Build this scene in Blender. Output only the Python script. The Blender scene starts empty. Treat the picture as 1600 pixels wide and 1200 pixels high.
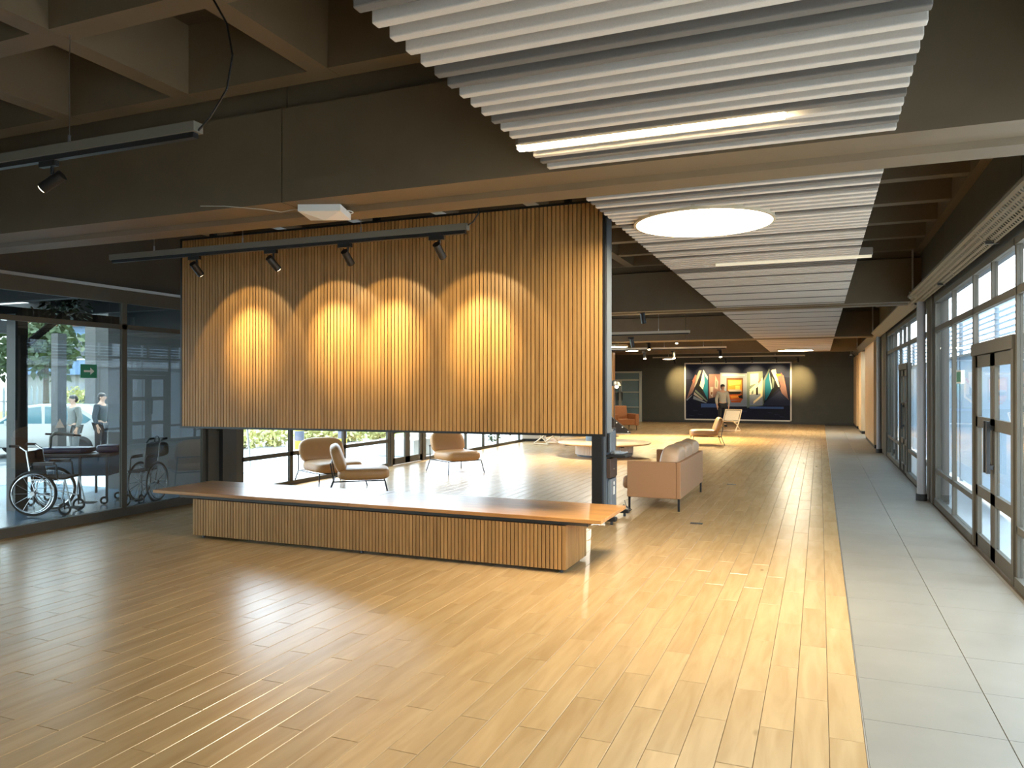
import bpy, bmesh, math, random
from mathutils import Vector, Matrix, noise
random.seed(7)
PI = math.pi
C = bpy.context.scene.collection
# ------------------------------------------------------------------ camera
F, H, TH = 1185.0, 1.70, math.atan(480.6 / 1185.0)
cam = bpy.data.cameras.new('camera'); co = bpy.data.objects.new('camera', cam); C.objects.link(co)
cam.sensor_width = 36.0; cam.lens = 36.0 * F / 1600.0
co.location = (0, 0, H); co.rotation_euler = (PI / 2 + math.atan(3.0 / F), 0, TH)
cam.clip_end = 400
sc = bpy.context.scene; sc.camera = co
# ------------------------------------------------------------------ world, sun, exposure
w = bpy.data.worlds.new('sky'); sc.world = w; w.use_nodes = True
nt = w.node_tree; nt.nodes.clear()
tc = nt.nodes.new('ShaderNodeTexCoord'); sep = nt.nodes.new('ShaderNodeSeparateXYZ')
rp = nt.nodes.new('ShaderNodeValToRGB'); bg = nt.nodes.new('ShaderNodeBackground'); wo = nt.nodes.new('ShaderNodeOutputWorld')
rp.color_ramp.elements[0].position = 0.0; rp.color_ramp.elements[0].color = (0.84, 0.92, 1.0, 1)
rp.color_ramp.elements[1].position = 0.7; rp.color_ramp.elements[1].color = (0.58, 0.79, 1.0, 1)
nt.links.new(tc.outputs['Generated'], sep.inputs[0]); nt.links.new(sep.outputs['Z'], rp.inputs[0])
nt.links.new(rp.outputs[0], bg.inputs[0]); nt.links.new(bg.outputs[0], wo.inputs[0])
bg.inputs[1].default_value = 5.0
sl = bpy.data.lights.new('sun', 'SUN'); so = bpy.data.objects.new('sun', sl); C.objects.link(so)
sl.energy = 9.0; sl.angle = 0.02; sl.color = (1.0, 0.95, 0.86)
so.rotation_euler = Vector((0.12, -0.55, -0.95)).to_track_quat('-Z', 'Y').to_euler()
vs = sc.view_settings
vs.view_transform = 'Standard'; vs.look = 'None'; vs.gamma = 1.0; vs.exposure = 1.0; vs.use_curve_mapping = False
sc.cycles.use_denoising = True
sc.cycles.max_bounces = 9; sc.cycles.diffuse_bounces = 5; sc.cycles.glossy_bounces = 4; sc.cycles.transparent_max_bounces = 24
sc.cycles.sample_clamp_indirect = 6.0; sc.cycles.caustics_reflective = False; sc.cycles.caustics_refractive = False

# light portals in the window openings (they only guide sampling of the sky)
def portal(loc, rot, sx, sy):
    l = bpy.data.lights.new('portal', 'AREA'); l.shape = 'RECTANGLE'; l.size = sx; l.size_y = sy
    l.cycles.is_portal = True
    o = bpy.data.objects.new('portal', l); C.objects.link(o); o.location = loc; o.rotation_euler = rot
portal((1.62, 9.5, 1.5), (0, PI / 2, 0), 2.8, 27.0)
portal((-8.55, 9.5, 1.5), (0, -PI / 2, 0), 2.8, 27.0)

# ------------------------------------------------------------------ materials
MT = {}
def mat(name, col, rough=0.5, metal=0.0, spec=0.5, emit=None, es=0.0, noise_amt=0.0, nscale=8.0, bump=0.0, stretch=None, coat=0.0):
    if name in MT: return MT[name]
    m = bpy.data.materials.new(name); m.use_nodes = True; n = m.node_tree.nodes; L = m.node_tree.links
    b = n['Principled BSDF']
    b.inputs['Base Color'].default_value = (*col, 1); b.inputs['Roughness'].default_value = rough
    b.inputs['Metallic'].default_value = metal; b.inputs['Specular IOR Level'].default_value = spec
    b.inputs['Coat Weight'].default_value = coat
    if emit: b.inputs['Emission Color'].default_value = (*emit, 1); b.inputs['Emission Strength'].default_value = es
    if noise_amt or bump:
        t = n.new('ShaderNodeNewGeometry'); mp = n.new('ShaderNodeMapping'); nz = n.new('ShaderNodeTexNoise')
        nz.inputs['Scale'].default_value = nscale; nz.inputs['Detail'].default_value = 5
        if stretch: mp.inputs['Scale'].default_value = stretch
        L.new(t.outputs['Position'], mp.inputs[0]); L.new(mp.outputs[0], nz.inputs['Vector'])
        if noise_amt:
            mx = n.new('ShaderNodeMixRGB'); mx.blend_type = 'MIX'
            mx.inputs[1].default_value = (*[c * (1 - noise_amt) for c in col], 1)
            mx.inputs[2].default_value = (*[min(1, c * (1 + noise_amt)) for c in col], 1)
            L.new(nz.outputs['Fac'], mx.inputs[0]); L.new(mx.outputs[0], b.inputs['Base Color'])
        if bump:
            bp = n.new('ShaderNodeBump'); bp.inputs['Strength'].default_value = bump; bp.inputs['Distance'].default_value = 0.01
            L.new(nz.outputs['Fac'], bp.inputs['Height']); L.new(bp.outputs[0], b.inputs['Normal'])
    MT[name] = m; return m

def glass_mat(name, tint=(1, 1, 1), rough=0.0, ior=1.52):
    m = bpy.data.materials.new(name); m.use_nodes = True; n = m.node_tree.nodes; L = m.node_tree.links
    n.clear(); o = n.new('ShaderNodeOutputMaterial'); mx = n.new('ShaderNodeMixShader')
    fr = n.new('ShaderNodeFresnel'); fr.inputs[0].default_value = ior
    t = n.new('ShaderNodeBsdfTransparent'); t.inputs[0].default_value = (*tint, 1)
    g = n.new('ShaderNodeBsdfGlossy'); g.inputs['Roughness'].default_value = rough
    ge = n.new('ShaderNodeNewGeometry'); inv = n.new('ShaderNodeMath'); inv.operation = 'SUBTRACT'; inv.inputs[0].default_value = 1.0
    ml = n.new('ShaderNodeMath'); ml.operation = 'MULTIPLY'
    L.new(ge.outputs['Backfacing'], inv.inputs[1]); L.new(fr.outputs[0], ml.inputs[0]); L.new(inv.outputs[0], ml.inputs[1])
    L.new(ml.outputs[0], mx.inputs[0]); L.new(t.outputs[0], mx.inputs[1]); L.new(g.outputs[0], mx.inputs[2]); L.new(mx.outputs[0], o.inputs[0])
    MT[name] = m; return m

def plank_mat():
    m = bpy.data.materials.new('oak_plank'); m.use_nodes = True; n = m.node_tree.nodes; L = m.node_tree.links
    b = n['Principled BSDF']; ge = n.new('ShaderNodeNewGeometry')
    # plank identity from the laying grid: columns 0.16 wide, half-offset rows 0.9 long
    sp = n.new('ShaderNodeSeparateXYZ'); L.new(ge.outputs['Position'], sp.inputs[0])
    def math_(op, a, bb=None):
        x = n.new('ShaderNodeMath'); x.operation = op
        for i, v in enumerate((a, bb)):
            if v is None: continue
            if isinstance(v, (int, float)): x.inputs[i].default_value = v
            else: L.new(v, x.inputs[i])
        return x.outputs[0]
    col = math_('FLOOR', math_('DIVIDE', math_('SUBTRACT', sp.outputs['X'], 0.20), 0.16))
    par = math_('MULTIPLY', math_('FLOORED_MODULO', col, 2.0), 0.45)
    row = math_('FLOOR', math_('DIVIDE', math_('SUBTRACT', math_('SUBTRACT', sp.outputs['Y'], 3.53), par), 0.90))
    cb = n.new('ShaderNodeCombineXYZ'); L.new(col, cb.inputs[0]); L.new(row, cb.inputs[1])
    wn = n.new('ShaderNodeTexWhiteNoise'); wn.noise_dimensions = '3D'; L.new(cb.outputs[0], wn.inputs['Vector'])
    add = n.new('ShaderNodeVectorMath'); add.operation = 'MULTIPLY_ADD'
    L.new(wn.outputs['Color'], add.inputs[0]); add.inputs[1].default_value = (17, 17, 17); L.new(ge.outputs['Position'], add.inputs[2])
    mp = n.new('ShaderNodeMapping'); mp.inputs['Scale'].default_value = (8, 0.9, 8); L.new(add.outputs[0], mp.inputs[0])
    nz = n.new('ShaderNodeTexNoise'); nz.inputs['Scale'].default_value = 1.6; nz.inputs['Detail'].default_value = 6; nz.inputs['Distortion'].default_value = 0.6
    L.new(mp.outputs[0], nz.inputs['Vector'])
    rr = n.new('ShaderNodeValToRGB'); e = rr.color_ramp.elements
    e[0].position = 0.28; e[0].color = (0.43, 0.262, 0.112, 1); e[1].position = 0.72; e[1].color = (0.545, 0.358, 0.17, 1)
    L.new(nz.outputs['Fac'], rr.inputs[0])
    # sparse knots
    mp2 = n.new('ShaderNodeMapping'); mp2.inputs['Scale'].default_value = (2.0, 0.8, 1); L.new(add.outputs[0], mp2.inputs[0])
    vo = n.new('ShaderNodeTexVoronoi'); vo.inputs['Scale'].default_value = 1.0; L.new(mp2.outputs[0], vo.inputs['Vector'])
    kr = n.new('ShaderNodeValToRGB'); k = kr.color_ramp.elements; k[0].position = 0.02; k[0].color = (0.5, 0.45, 0.4, 1); k[1].position = 0.05; k[1].color = (1, 1, 1, 1)
    L.new(vo.outputs['Distance'], kr.inputs[0])
    mk = n.new('ShaderNodeMixRGB'); mk.blend_type = 'MULTIPLY'; mk.inputs[0].default_value = 1; L.new(rr.outputs[0], mk.inputs[1]); L.new(kr.outputs[0], mk.inputs[2])
    hv = n.new('ShaderNodeHueSaturation'); L.new(mk.outputs[0], hv.inputs['Color'])
    L.new(math_('ADD', math_('MULTIPLY', wn.outputs['Value'], 0.15), 0.925), hv.inputs['Value'])
    L.new(hv.outputs[0], b.inputs['Base Color'])
    L.new(math_('ADD', math_('MULTIPLY', nz.outputs['Fac'], 0.012), 0.262), b.inputs['Roughness'])
    b.inputs['Specular IOR Level'].default_value = 0.7
    MT['plank'] = m; return m

def slat_wood(name, c0, c1, axis=(6, 6, 0.8), rough=0.45):
    m = bpy.data.materials.new(name); m.use_nodes = True; n = m.node_tree.nodes; L = m.node_tree.links
    b = n['Principled BSDF']; ge = n.new('ShaderNodeNewGeometry'); oi = n.new('ShaderNodeObjectInfo')
    mp = n.new('ShaderNodeMapping'); mp.inputs['Scale'].default_value = axis; L.new(ge.outputs['Position'], mp.inputs[0])
    nz = n.new('ShaderNodeTexNoise'); nz.inputs['Scale'].default_value = 3; nz.inputs['Detail'].default_value = 5; nz.inputs['Distortion'].default_value = 0.4
    L.new(mp.outputs[0], nz.inputs['Vector'])
    rr = n.new('ShaderNodeValToRGB'); e = rr.color_ramp.elements; e[0].position = 0.3; e[0].color = (*c0, 1); e[1].position = 0.7; e[1].color = (*c1, 1)
    L.new(nz.outputs['Fac'], rr.inputs[0])
    hv = n.new('ShaderNodeHueSaturation'); mr = n.new('ShaderNodeMapRange'); mr.inputs['To Min'].default_value = 0.88; mr.inputs['To Max'].default_value = 1.12
    L.new(oi.outputs['Random'], mr.inputs['Value']); L.new(mr.outputs[0], hv.inputs['Value']); L.new(rr.outputs[0], hv.inputs['Color'])
    L.new(hv.outputs[0], b.inputs['Base Color']); b.inputs['Roughness'].default_value = rough
    MT[name] = m; return m

PLANK = plank_mat()
SLAT = slat_wood('oak_slat', (0.36, 0.185, 0.058), (0.46, 0.25, 0.085))
TOPW = slat_wood('bench_oak', (0.36, 0.155, 0.045), (0.56, 0.28, 0.09), axis=(0.8, 9, 6), rough=0.28)
PLY = slat_wood('plywood', (0.55, 0.36, 0.18), (0.66, 0.46, 0.25), axis=(3, 3, 0.5))
PALEW = slat_wood('pale_wood', (0.60, 0.44, 0.26), (0.72, 0.56, 0.36), axis=(6, 6, 2))
GLASS = glass_mat('clear_glass', (0.95, 0.97, 0.965), 0.0, 1.72)
GLASST = glass_mat('tinted_glass', (0.66, 0.70, 0.68), 0.0, 1.85)
GREY = mat('window_frame_grey', (0.105, 0.092, 0.072), 0.6, spec=0.2, noise_amt=0.08)
DGREY = mat('dark_frame', (0.045, 0.045, 0.043), 0.45)
BLACK = mat('black_metal', (0.012, 0.012, 0.013), 0.4, spec=0.5)
STEEL = mat('steel', (0.55, 0.55, 0.55), 0.3, metal=1.0)
CHROME = mat('chrome', (0.75, 0.76, 0.78), 0.15, metal=1.0)
ALU = mat('brushed_aluminium', (0.62, 0.60, 0.56), 0.38, metal=0.9)
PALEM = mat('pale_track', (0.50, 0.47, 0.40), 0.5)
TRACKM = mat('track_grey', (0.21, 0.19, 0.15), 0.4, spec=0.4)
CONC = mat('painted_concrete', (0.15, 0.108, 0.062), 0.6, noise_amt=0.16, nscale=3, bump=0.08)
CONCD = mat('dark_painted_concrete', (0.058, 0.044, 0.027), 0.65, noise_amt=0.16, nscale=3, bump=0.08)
WALLD = mat('dark_wall', (0.07, 0.071, 0.06), 0.7, noise_amt=0.15, nscale=2.5, bump=0.05)
TILE = mat('grey_tile', (0.235, 0.205, 0.163), 0.5, spec=0.35, noise_amt=0.18, nscale=2.2)
FELT = mat('light_felt', (0.62, 0.555, 0.49), 0.95, spec=0.1, noise_amt=0.10, nscale=140)
FELTD = mat('dark_felt', (0.19, 0.17, 0.15), 0.95, spec=0.1, noise_amt=0.10, nscale=140)
LEATHER = mat('tan_leather', (0.56, 0.285, 0.105), 0.42, noise_amt=0.07, nscale=14, bump=0.04)
COGNAC = mat('cognac_leather', (0.36, 0.14, 0.045), 0.4, noise_amt=0.1, nscale=14)
SOFAM = mat('brown_fabric', (0.37, 0.19, 0.09), 0.7, noise_amt=0.05, nscale=60)
WHITE = mat('white_plastic', (0.8, 0.8, 0.78), 0.4)
PAPER = mat('white_sign', (0.82, 0.82, 0.78), 0.6)
LAMPW = mat('lamp_diffuser', (0.9, 0.9, 0.9), 0.5, emit=(1.0, 0.88, 0.64), es=38.0)
LAMPL = mat('linear_diffuser', (0.9, 0.9, 0.9), 0.5, emit=(1.0, 0.78, 0.42), es=28.0)
LAMPDIM = mat('dim_diffuser', (0.45, 0.42, 0.33), 0.5, emit=(1.0, 0.88, 0.62), es=0.3)
LENS = mat('spot_lens', (0.9, 0.9, 0.9), 0.3, emit=(1.0, 0.80, 0.50), es=12.0)
RUBBER = mat('black_rubber', (0.018, 0.018, 0.018), 0.7)
NAVY = mat('navy_vinyl', (0.02, 0.04, 0.11), 0.35)
BLUEP = mat('blue_grey_panel', (0.10, 0.17, 0.24), 0.4, noise_amt=0.15, nscale=4)
BLACKF = mat('black_fabric', (0.02, 0.02, 0.022), 0.85)
GREEN = mat('sign_green', (0.02, 0.24, 0.13), 0.5)
CANE = mat('woven_cane', (0.74, 0.60, 0.40), 0.7, noise_amt=0.2, nscale=90)
SLATE = mat('slate_blue_pot', (0.13, 0.19, 0.25), 0.5)
LEAF = mat('leaf_green', (0.05, 0.078, 0.026), 0.55, noise_amt=0.5, nscale=2.5)
LEAFY = mat('leaf_yellow_green', (0.46, 0.44, 0.16), 0.55, noise_amt=0.45, nscale=2.5)
BARK = mat('bark', (0.10, 0.075, 0.05), 0.9, noise_amt=0.3, nscale=9)
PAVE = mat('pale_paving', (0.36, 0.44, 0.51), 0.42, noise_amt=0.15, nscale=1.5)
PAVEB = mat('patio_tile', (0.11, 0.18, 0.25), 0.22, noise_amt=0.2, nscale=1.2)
GRASS = mat('grass', (0.20, 0.33, 0.05), 0.9, noise_amt=0.4, nscale=6)
RENDER = mat('pale_render', (0.20, 0.25, 0.30), 0.8, noise_amt=0.05, nscale=2)
LOUV = mat('louvre_white', (0.40, 0.46, 0.5), 0.6)
BLUEW = mat('blue_house_wall', (0.15, 0.24, 0.38), 0.8, noise_amt=0.08)
CREAMW = mat('cream_wall', (0.28, 0.28, 0.25), 0.8, noise_amt=0.08)
PATIOW = mat('patio_grey_wall', (0.07, 0.072, 0.07), 0.8, noise_amt=0.08)
ROOFT = mat('roof_tile', (0.5, 0.22, 0.12), 0.8, noise_amt=0.2)
DARKWOOD = mat('dark_timber', (0.035, 0.032, 0.03), 0.7, noise_amt=0.2)
CARW = mat('white_car_paint', (0.42, 0.42, 0.40), 0.2, coat=0.6)
CARG = mat('car_window', (0.05, 0.16, 0.19), 0.05, spec=0.8)
DARKG = mat('dark_window_glass', (0.03, 0.045, 0.06), 0.08, spec=0.7)
BLUEGL = mat('blue_glass', (0.20, 0.30, 0.34), 0.12, spec=0.8, noise_amt=0.3, nscale=1.3)
YEL = mat('yellow_paint', (0.80, 0.62, 0.03), 0.5)
SKIN = mat('skin', (0.52, 0.30, 0.20), 0.55)
HAIR = mat('dark_hair', (0.02, 0.014, 0.01), 0.6)
KNIT = mat('grey_beige_knit', (0.40, 0.36, 0.28), 0.9, noise_amt=0.1, nscale=70)
TROUS = mat('dark_trousers', (0.015, 0.016, 0.018), 0.85)
DARKTOP = mat('dark_jacket', (0.02, 0.025, 0.028), 0.85)

# ------------------------------------------------------------------ geometry helpers
class MB:
    def __init__(s): s.v = []; s.f = []; s.m = []; s.mi = 0
    def add(s, vs, fs, M=None):
        o = len(s.v)
        for p in vs:
            p = Vector(p); s.v.append(M @ p if M is not None else p)
        for f in fs: s.f.append([i + o for i in f]); s.m.append(s.mi)
    def box(s, x0, y0, z0, x1, y1, z1, M=None):
        s.add([(x0, y0, z0), (x1, y0, z0), (x1, y1, z0), (x0, y1, z0), (x0, y0, z1), (x1, y0, z1), (x1, y1, z1), (x0, y1, z1)],
              [(0, 3, 2, 1), (4, 5, 6, 7), (0, 1, 5, 4), (1, 2, 6, 5), (2, 3, 7, 6), (3, 0, 4, 7)], M); return s
    def cyl(s, p0, p1, r, n=10, r2=None):
        p0, p1 = Vector(p0), Vector(p1); r2 = r if r2 is None else r2
        q = (p1 - p0).to_track_quat('Z', 'Y'); vs = []
        for p, rr in ((p0, r), (p1, r2)):
            for i in range(n):
                a = 2 * PI * i / n; vs.append(p + q @ Vector((math.cos(a) * rr, math.sin(a) * rr, 0)))
        fs = [(i, (i + 1) % n, n + (i + 1) % n, n + i) for i in range(n)]
        fs += [tuple(range(n - 1, -1, -1)), tuple(range(n, 2 * n))]
        s.add(vs, fs); return s
    def tube(s, pts, r, n=6):
        for a, b in zip(pts, pts[1:]): s.cyl(a, b, r, n)
        return s
    def torus(s, c, ax, R, r, n=32, m=6):
        q = Vector(ax).to_track_quat('Z', 'Y'); c = Vector(c); vs = []; fs = []
        for i in range(n):
            a = 2 * PI * i / n
            for j in range(m):
                b = 2 * PI * j / m
                vs.append(c + q @ Vector(((R + r * math.cos(b)) * math.cos(a), (R + r * math.cos(b)) * math.sin(a), r * math.sin(b))))
        for i in range(n):
            for j in range(m):
                fs.append((i * m + j, ((i + 1) % n) * m + j, ((i + 1) % n) * m + (j + 1) % m, i * m + (j + 1) % m))
        s.add(vs, fs); return s
    def lathe(s, prof, c=(0, 0, 0), n=40):
        vs = []; fs = []; k = len(prof)
        for i in range(n):
            a = 2 * PI * i / n
            for r, z in prof: vs.append((c[0] + r * math.cos(a), c[1] + r * math.sin(a), c[2] + z))
        for i in range(n):
            for j in range(k - 1):
                a, b = i * k + j, ((i + 1) % n) * k + j; fs.append((a, b, b + 1, a + 1))
        s.add(vs, fs); return s
    def prism(s, poly, h0, h1, M=None, close=True):
        n = len(poly); vs = [(x, y, h0) for x, y in poly] + [(x, y, h1) for x, y in poly]
        fs = [(i, (i + 1) % n, n + (i + 1) % n, n + i) for i in range(n)] + [tuple(range(n - 1, -1, -1)), tuple(range(n, 2 * n))]
        s.add(vs, fs, M); return s
    def puff(s, c, size, e1=0.35, e2=0.35, M=None, nu=24, nv=14):
        # superellipsoid cushion: e1 profile roundness, e2 plan roundness
        sg = lambda x, e: math.copysign(abs(x) ** e, x); vs = []; fs = []
        for j in range(nv + 1):
            t = -PI / 2 + PI * j / nv
            for i in range(nu):
                u = -PI + 2 * PI * i / nu
                vs.append((c[0] + size[0] / 2 * sg(math.cos(t), e1) * sg(math.cos(u), e2),
                           c[1] + size[1] / 2 * sg(math.cos(t), e1) * sg(math.sin(u), e2), c[2] + size[2] / 2 * sg(math.sin(t), e1)))
        for j in range(nv):
            for i in range(nu): fs.append((j * nu + i, j * nu + (i + 1) % nu, (j + 1) * nu + (i + 1) % nu, (j + 1) * nu + i))
        s.add(vs, fs, M); return s
    def mesh(s, name, mats, smooth=False, bevel=0):
        me = bpy.data.meshes.new(name); me.from_pydata([tuple(v) for v in s.v], [], s.f)
        for m in (mats if isinstance(mats, (list, tuple)) else [mats]): me.materials.append(m)
        me.polygons.foreach_set('material_index', s.m)
        if bevel:
            bm = bmesh.new(); bm.from_mesh(me)
            bmesh.ops.bevel(bm, geom=[e for e in bm.edges if len(e.link_faces) == 2 and e.calc_face_angle(0) > 0.6], offset=bevel, segments=2, affect='EDGES', profile=0.5)
            bm.to_mesh(me); bm.free()
        if smooth:
            me.polygons.foreach_set('use_smooth', [True] * len(me.polygons))
            if smooth != 'all': me.set_sharp_from_angle(angle=0.7)
        me.update(); return me
    def build(s, name, mats, parent=None, smooth=False, bevel=0, loc=None):
        o = bpy.data.objects.new(name, s.mesh(name, mats, smooth, bevel)); C.objects.link(o)
        if parent is not None: o.parent = parent
        if loc is not None: o.location = loc
        return o
def inst(name, me, parent, loc=(0, 0, 0), rot=None):
    o = bpy.data.objects.new(name, me); C.objects.link(o); o.parent = parent; o.location = loc
    if rot: o.rotation_euler = rot
    return o
def tag(o, label, cat, group=None):
    o['label'] = label; o['category'] = cat
    if group: o['group'] = group
    return o
def thing(name, label, cat, loc=(0, 0, 0), rz=0.0, group=None):
    o = bpy.data.objects.new(name, None); C.objects.link(o); o.location = loc; o.rotation_euler = (0, 0, rz)
    o.empty_display_size = 0.1
    return tag(o, label, cat, group)
def struct(name, loc=(0, 0, 0)):
    o = bpy.data.objects.new(name, None); C.objects.link(o); o.location = loc; o['kind'] = 'structure'; return o
def dup(o, loc, rz, label, group=None):
    def rec(a, par):
        c = a.copy(); C.objects.link(c); c.parent = par
        for ch in list(a.children): rec(ch, c)
        return c
    kids = list(o.children); r = o.copy(); C.objects.link(r)
    for ch in kids: rec(ch, r)
    r.location = loc; r.rotation_euler = (0, 0, rz); r['label'] = label
    if group: r['group'] = group
    return r
cth, sth = math.cos(TH), math.sin(TH)
def ray(px, py):
    r = (px - 800) / F; return Vector((r * cth - sth, r * sth + cth, (603 - py) / F))
def at_d(px, py, d):
    v = ray(px, py); return Vector((0, 0, H)) + v * d
def at_z(px, py, z=0.0):
    v = ray(px, py); return Vector((0, 0, H)) + v * ((z - H) / v.z)
def at_y(px, py, y):
    v = ray(px, py); return Vector((0, 0, H)) + v * (y / v.y)

XL, XR, YN, YF = -8.45, 1.50, -4.0, 35.95
XB = 0.20      # boundary between planks and tiles
# ================================================================== STRUCTURE
# ---- floor: screed, planks and tiles
fl = MB().box(XL - 0.1, YN, -0.08, XR + 0.1, YF, -0.012).box(-10.3, 27.0, -0.08, XL - 0.1, YF, -0.012).build('floor', mat('screed', (0.10, 0.075, 0.05), 0.9)); fl['kind'] = 'structure'
W, L = 0.16, 0.90
pm = MB()
g = 0.0012; b = 0.0022
def plank_shape(m, x0, y0, x1, y1, z=0.0):
    m.add([(x0 + g, y0 + g, -0.012), (x1 - g, y0 + g, -0.012), (x1 - g, y1 - g, -0.012), (x0 + g, y1 - g, -0.012),
           (x0 + g, y0 + g, z - b), (x1 - g, y0 + g, z - b), (x1 - g, y1 - g, z - b), (x0 + g, y1 - g, z - b),
           (x0 + g + b, y0 + g + b, z), (x1 - g - b, y0 + g + b, z), (x1 - g - b, y1 - g - b, z), (x0 + g + b, y1 - g - b, z)],
          [(0, 1, 5, 4), (1, 2, 6, 5), (2, 3, 7, 6), (3, 0, 4, 7), (4, 5, 9, 8), (5, 6, 10, 9), (6, 7, 11, 10), (7, 4, 8, 11), (8, 9, 10, 11)])
mp_ = MB(); plank_shape(mp_, 0, 0, W, L); plank_me = mp_.mesh('plank', PLANK)
cand = []
for k in range(0, 79):
    x0 = XB - (k + 1) * W
    if x0 < -12.4: break
    off = 3.53 + (0.45 if (-(k + 1)) % 2 == 1 else 0.0)
    j0 = math.floor((YN - off) / L)
    for j in range(j0, 60):
        y0 = off + j * L
        if y0 > YF - 0.1: break
        if y0 < YN: continue
        if x0 < XL - 0.05 and y0 < 26.9: continue
        if x0 < -10.3: continue
        cx, cy = x0 + W / 2, y0 + L / 2
        d = -cx * sth + cy * cth; r = cx * cth + cy * sth
        vis = d > 2.6 and abs(800 + F * r / d - 800) < 840 and 603 + F * H / d < 1240
        cand.append((d if vis else 999, x0, y0))
cand.sort()
for i, (d, x0, y0) in enumerate(cand):
    if i < 299: inst('plank', plank_me, fl, (x0, y0, random.uniform(-0.0005, 0.0004)))
    else: plank_shape(pm, x0, y0, x0 + W, min(y0 + L, YF), random.uniform(-0.0005, 0.0004) if y0 < 14 else 0.0)
o = pm.build('plank_field', PLANK, fl); o['kind'] = 'stuff'
tm = MB(); tm.box(0.0015, 0.0015, -0.012, 0.6235 + 0.008, 0.5985, 0.0); tile_me = tm.mesh('tile', TILE, bevel=0.0015)
nt_ = 0
for i in range(2):
    for j in range(int((YN - 3.67) // 0.6), 54):
        y0 = 3.67 + 0.6 * j
        if y0 < YN or y0 > YF - 0.5: continue
        inst('tile', tile_me, fl, (XB + 0.005 + i * 0.634, y0, random.uniform(-0.0004, 0.0003)))
MB().box(XB, YN, -0.012, XB + 0.005, YF, 0.0015).build('transition_strip', ALU, fl)
MB().box(XB + 1.273, YN, -0.012, XR, YF, -0.001).build('edge_strip', TILE, fl)

# ---- ceiling: slab, waffle ribs, beams
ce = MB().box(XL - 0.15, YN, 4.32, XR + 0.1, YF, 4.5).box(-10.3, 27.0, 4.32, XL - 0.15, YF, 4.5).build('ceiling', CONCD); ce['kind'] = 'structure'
beams = [4.53, 13.60, 22.70, 31.80]
def rib_mesh(length, along):
    t, bt, z0, z1 = 0.12, 0.08, 3.84, 4.32
    m = MB()
    pr = [(-bt, z0), (bt, z0), (t, z1), (-t, z1)]
    n = 4; vs = []
    for s_ in (0, length):
        for a, z in pr: vs.append((s_, a, z) if along == 'x' else (a, s_, z))
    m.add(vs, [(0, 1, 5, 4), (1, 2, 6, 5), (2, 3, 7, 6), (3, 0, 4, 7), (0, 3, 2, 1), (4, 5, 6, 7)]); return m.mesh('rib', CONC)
bays = [(YN, 4.42), (5.32, 13.49), (14.39, 22.59), (23.49, 31.69), (32.59, YF)]
ribx = rib_mesh(XR + 12.45 if False else XR + 8.6, 'x'); ribxw = rib_mesh(XR + 10.2, 'x')
xs = [-4.37 + 1.22 * k for k in range(-7, 5)]
for bi, (y0, y1) in enumerate(bays):
    wide = y0 > 30
    ry = rib_mesh(y1 - y0, 'y')
    for x in xs:
        if not wide and x < XL: continue
        if x > -10.2: inst('rib', ry, ce, (x, y0, 0))
    if bi == 0: ys = [4.34, 3.25, 2.10, 0.95, -0.2, -1.35, -2.5]
    elif bi == 4: ys = [y0 + 0.08, 33.8, 35.0]
    else:
        k = round((y1 - y0 - 0.16) / 1.165); ys = [y0 + 0.08 + (y1 - y0 - 0.16) * q / k for q in range(k + 1)]
    for y in ys: inst('rib', ribxw if wide else ribx, ce, (-10.2 if wide else -8.6, y, 0.002))
def beam_mesh(x0, x1):
    wd = 0.70; pr = [(0, 3.05), (0.20, 3.05), (0.235, 3.085), (0.425, 3.085), (0.46, 3.05), (wd, 3.05), (wd, 3.74), (wd - 0.06, 3.76), (wd - 0.06, 4.32), (0.06, 4.32), (0.06, 3.76), (0, 3.74)]
    n = len(pr); vs = [(x0, y, z) for y, z in pr] + [(x1, y, z) for y, z in pr]
    fs = [(i, (i + 1) % n, n + (i + 1) % n, n + i) for i in range(n)] + [tuple(range(n - 1, -1, -1)), tuple(range(n, 2 * n))]
    return MB().add(vs, fs)
for y in beams:
    xl = -10.2 if y > 30 else -8.6
    cuts = [xl, -3.665, XR + 0.05]
    for a, b_ in zip(cuts, cuts[1:]):
        m = MB(); wd = 0.70
        pr = [(0, 3.05), (0.20, 3.05), (0.235, 3.085), (0.425, 3.085), (0.46, 3.05), (wd, 3.05), (wd, 3.74), (wd - 0.06, 3.76), (wd - 0.06, 4.32), (0.06, 4.32), (0.06, 3.76), (0, 3.74)]
        n = len(pr); vs = [(a + 0.006, yy, z) for yy, z in pr] + [(b_ - 0.006, yy, z) for yy, z in pr]
        m.add(vs, [((i + 1) % n, i, n + i, n + (i + 1) % n) for i in range(n)] + [tuple(range(n)), tuple(range(2 * n - 1, n - 1, -1))])
        m.build('beam', CONC, ce, loc=(0, y, 0))

# ---- walls
wb = MB().box(-10.4, YF, -0.08, XR + 0.1, YF + 0.2, 2.56).build('wall_back', WALLD); wb['kind'] = 'structure'
MB().box(-10.4, YF + 0.03, 2.50, XR + 0.1, YF + 0.2, 2.62).build('joint_strip', BLACK, wb)
MB().box(-10.4, YF + 0.015, 2.57, XR + 0.1, YF + 0.2, 4.4).build('upper_panel', WALLD, wb)
MB().box(-10.2, YF - 0.02, 0.0, XR, YF, 0.10).build('skirting', DGREY, wb)
wf = MB().box(-8.7, YN - 0.2, -0.08, XR + 0.2, YN, 4.4).build('wall_front', CONC); wf['kind'] = 'structure'
wr = struct('wall_right')
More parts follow.
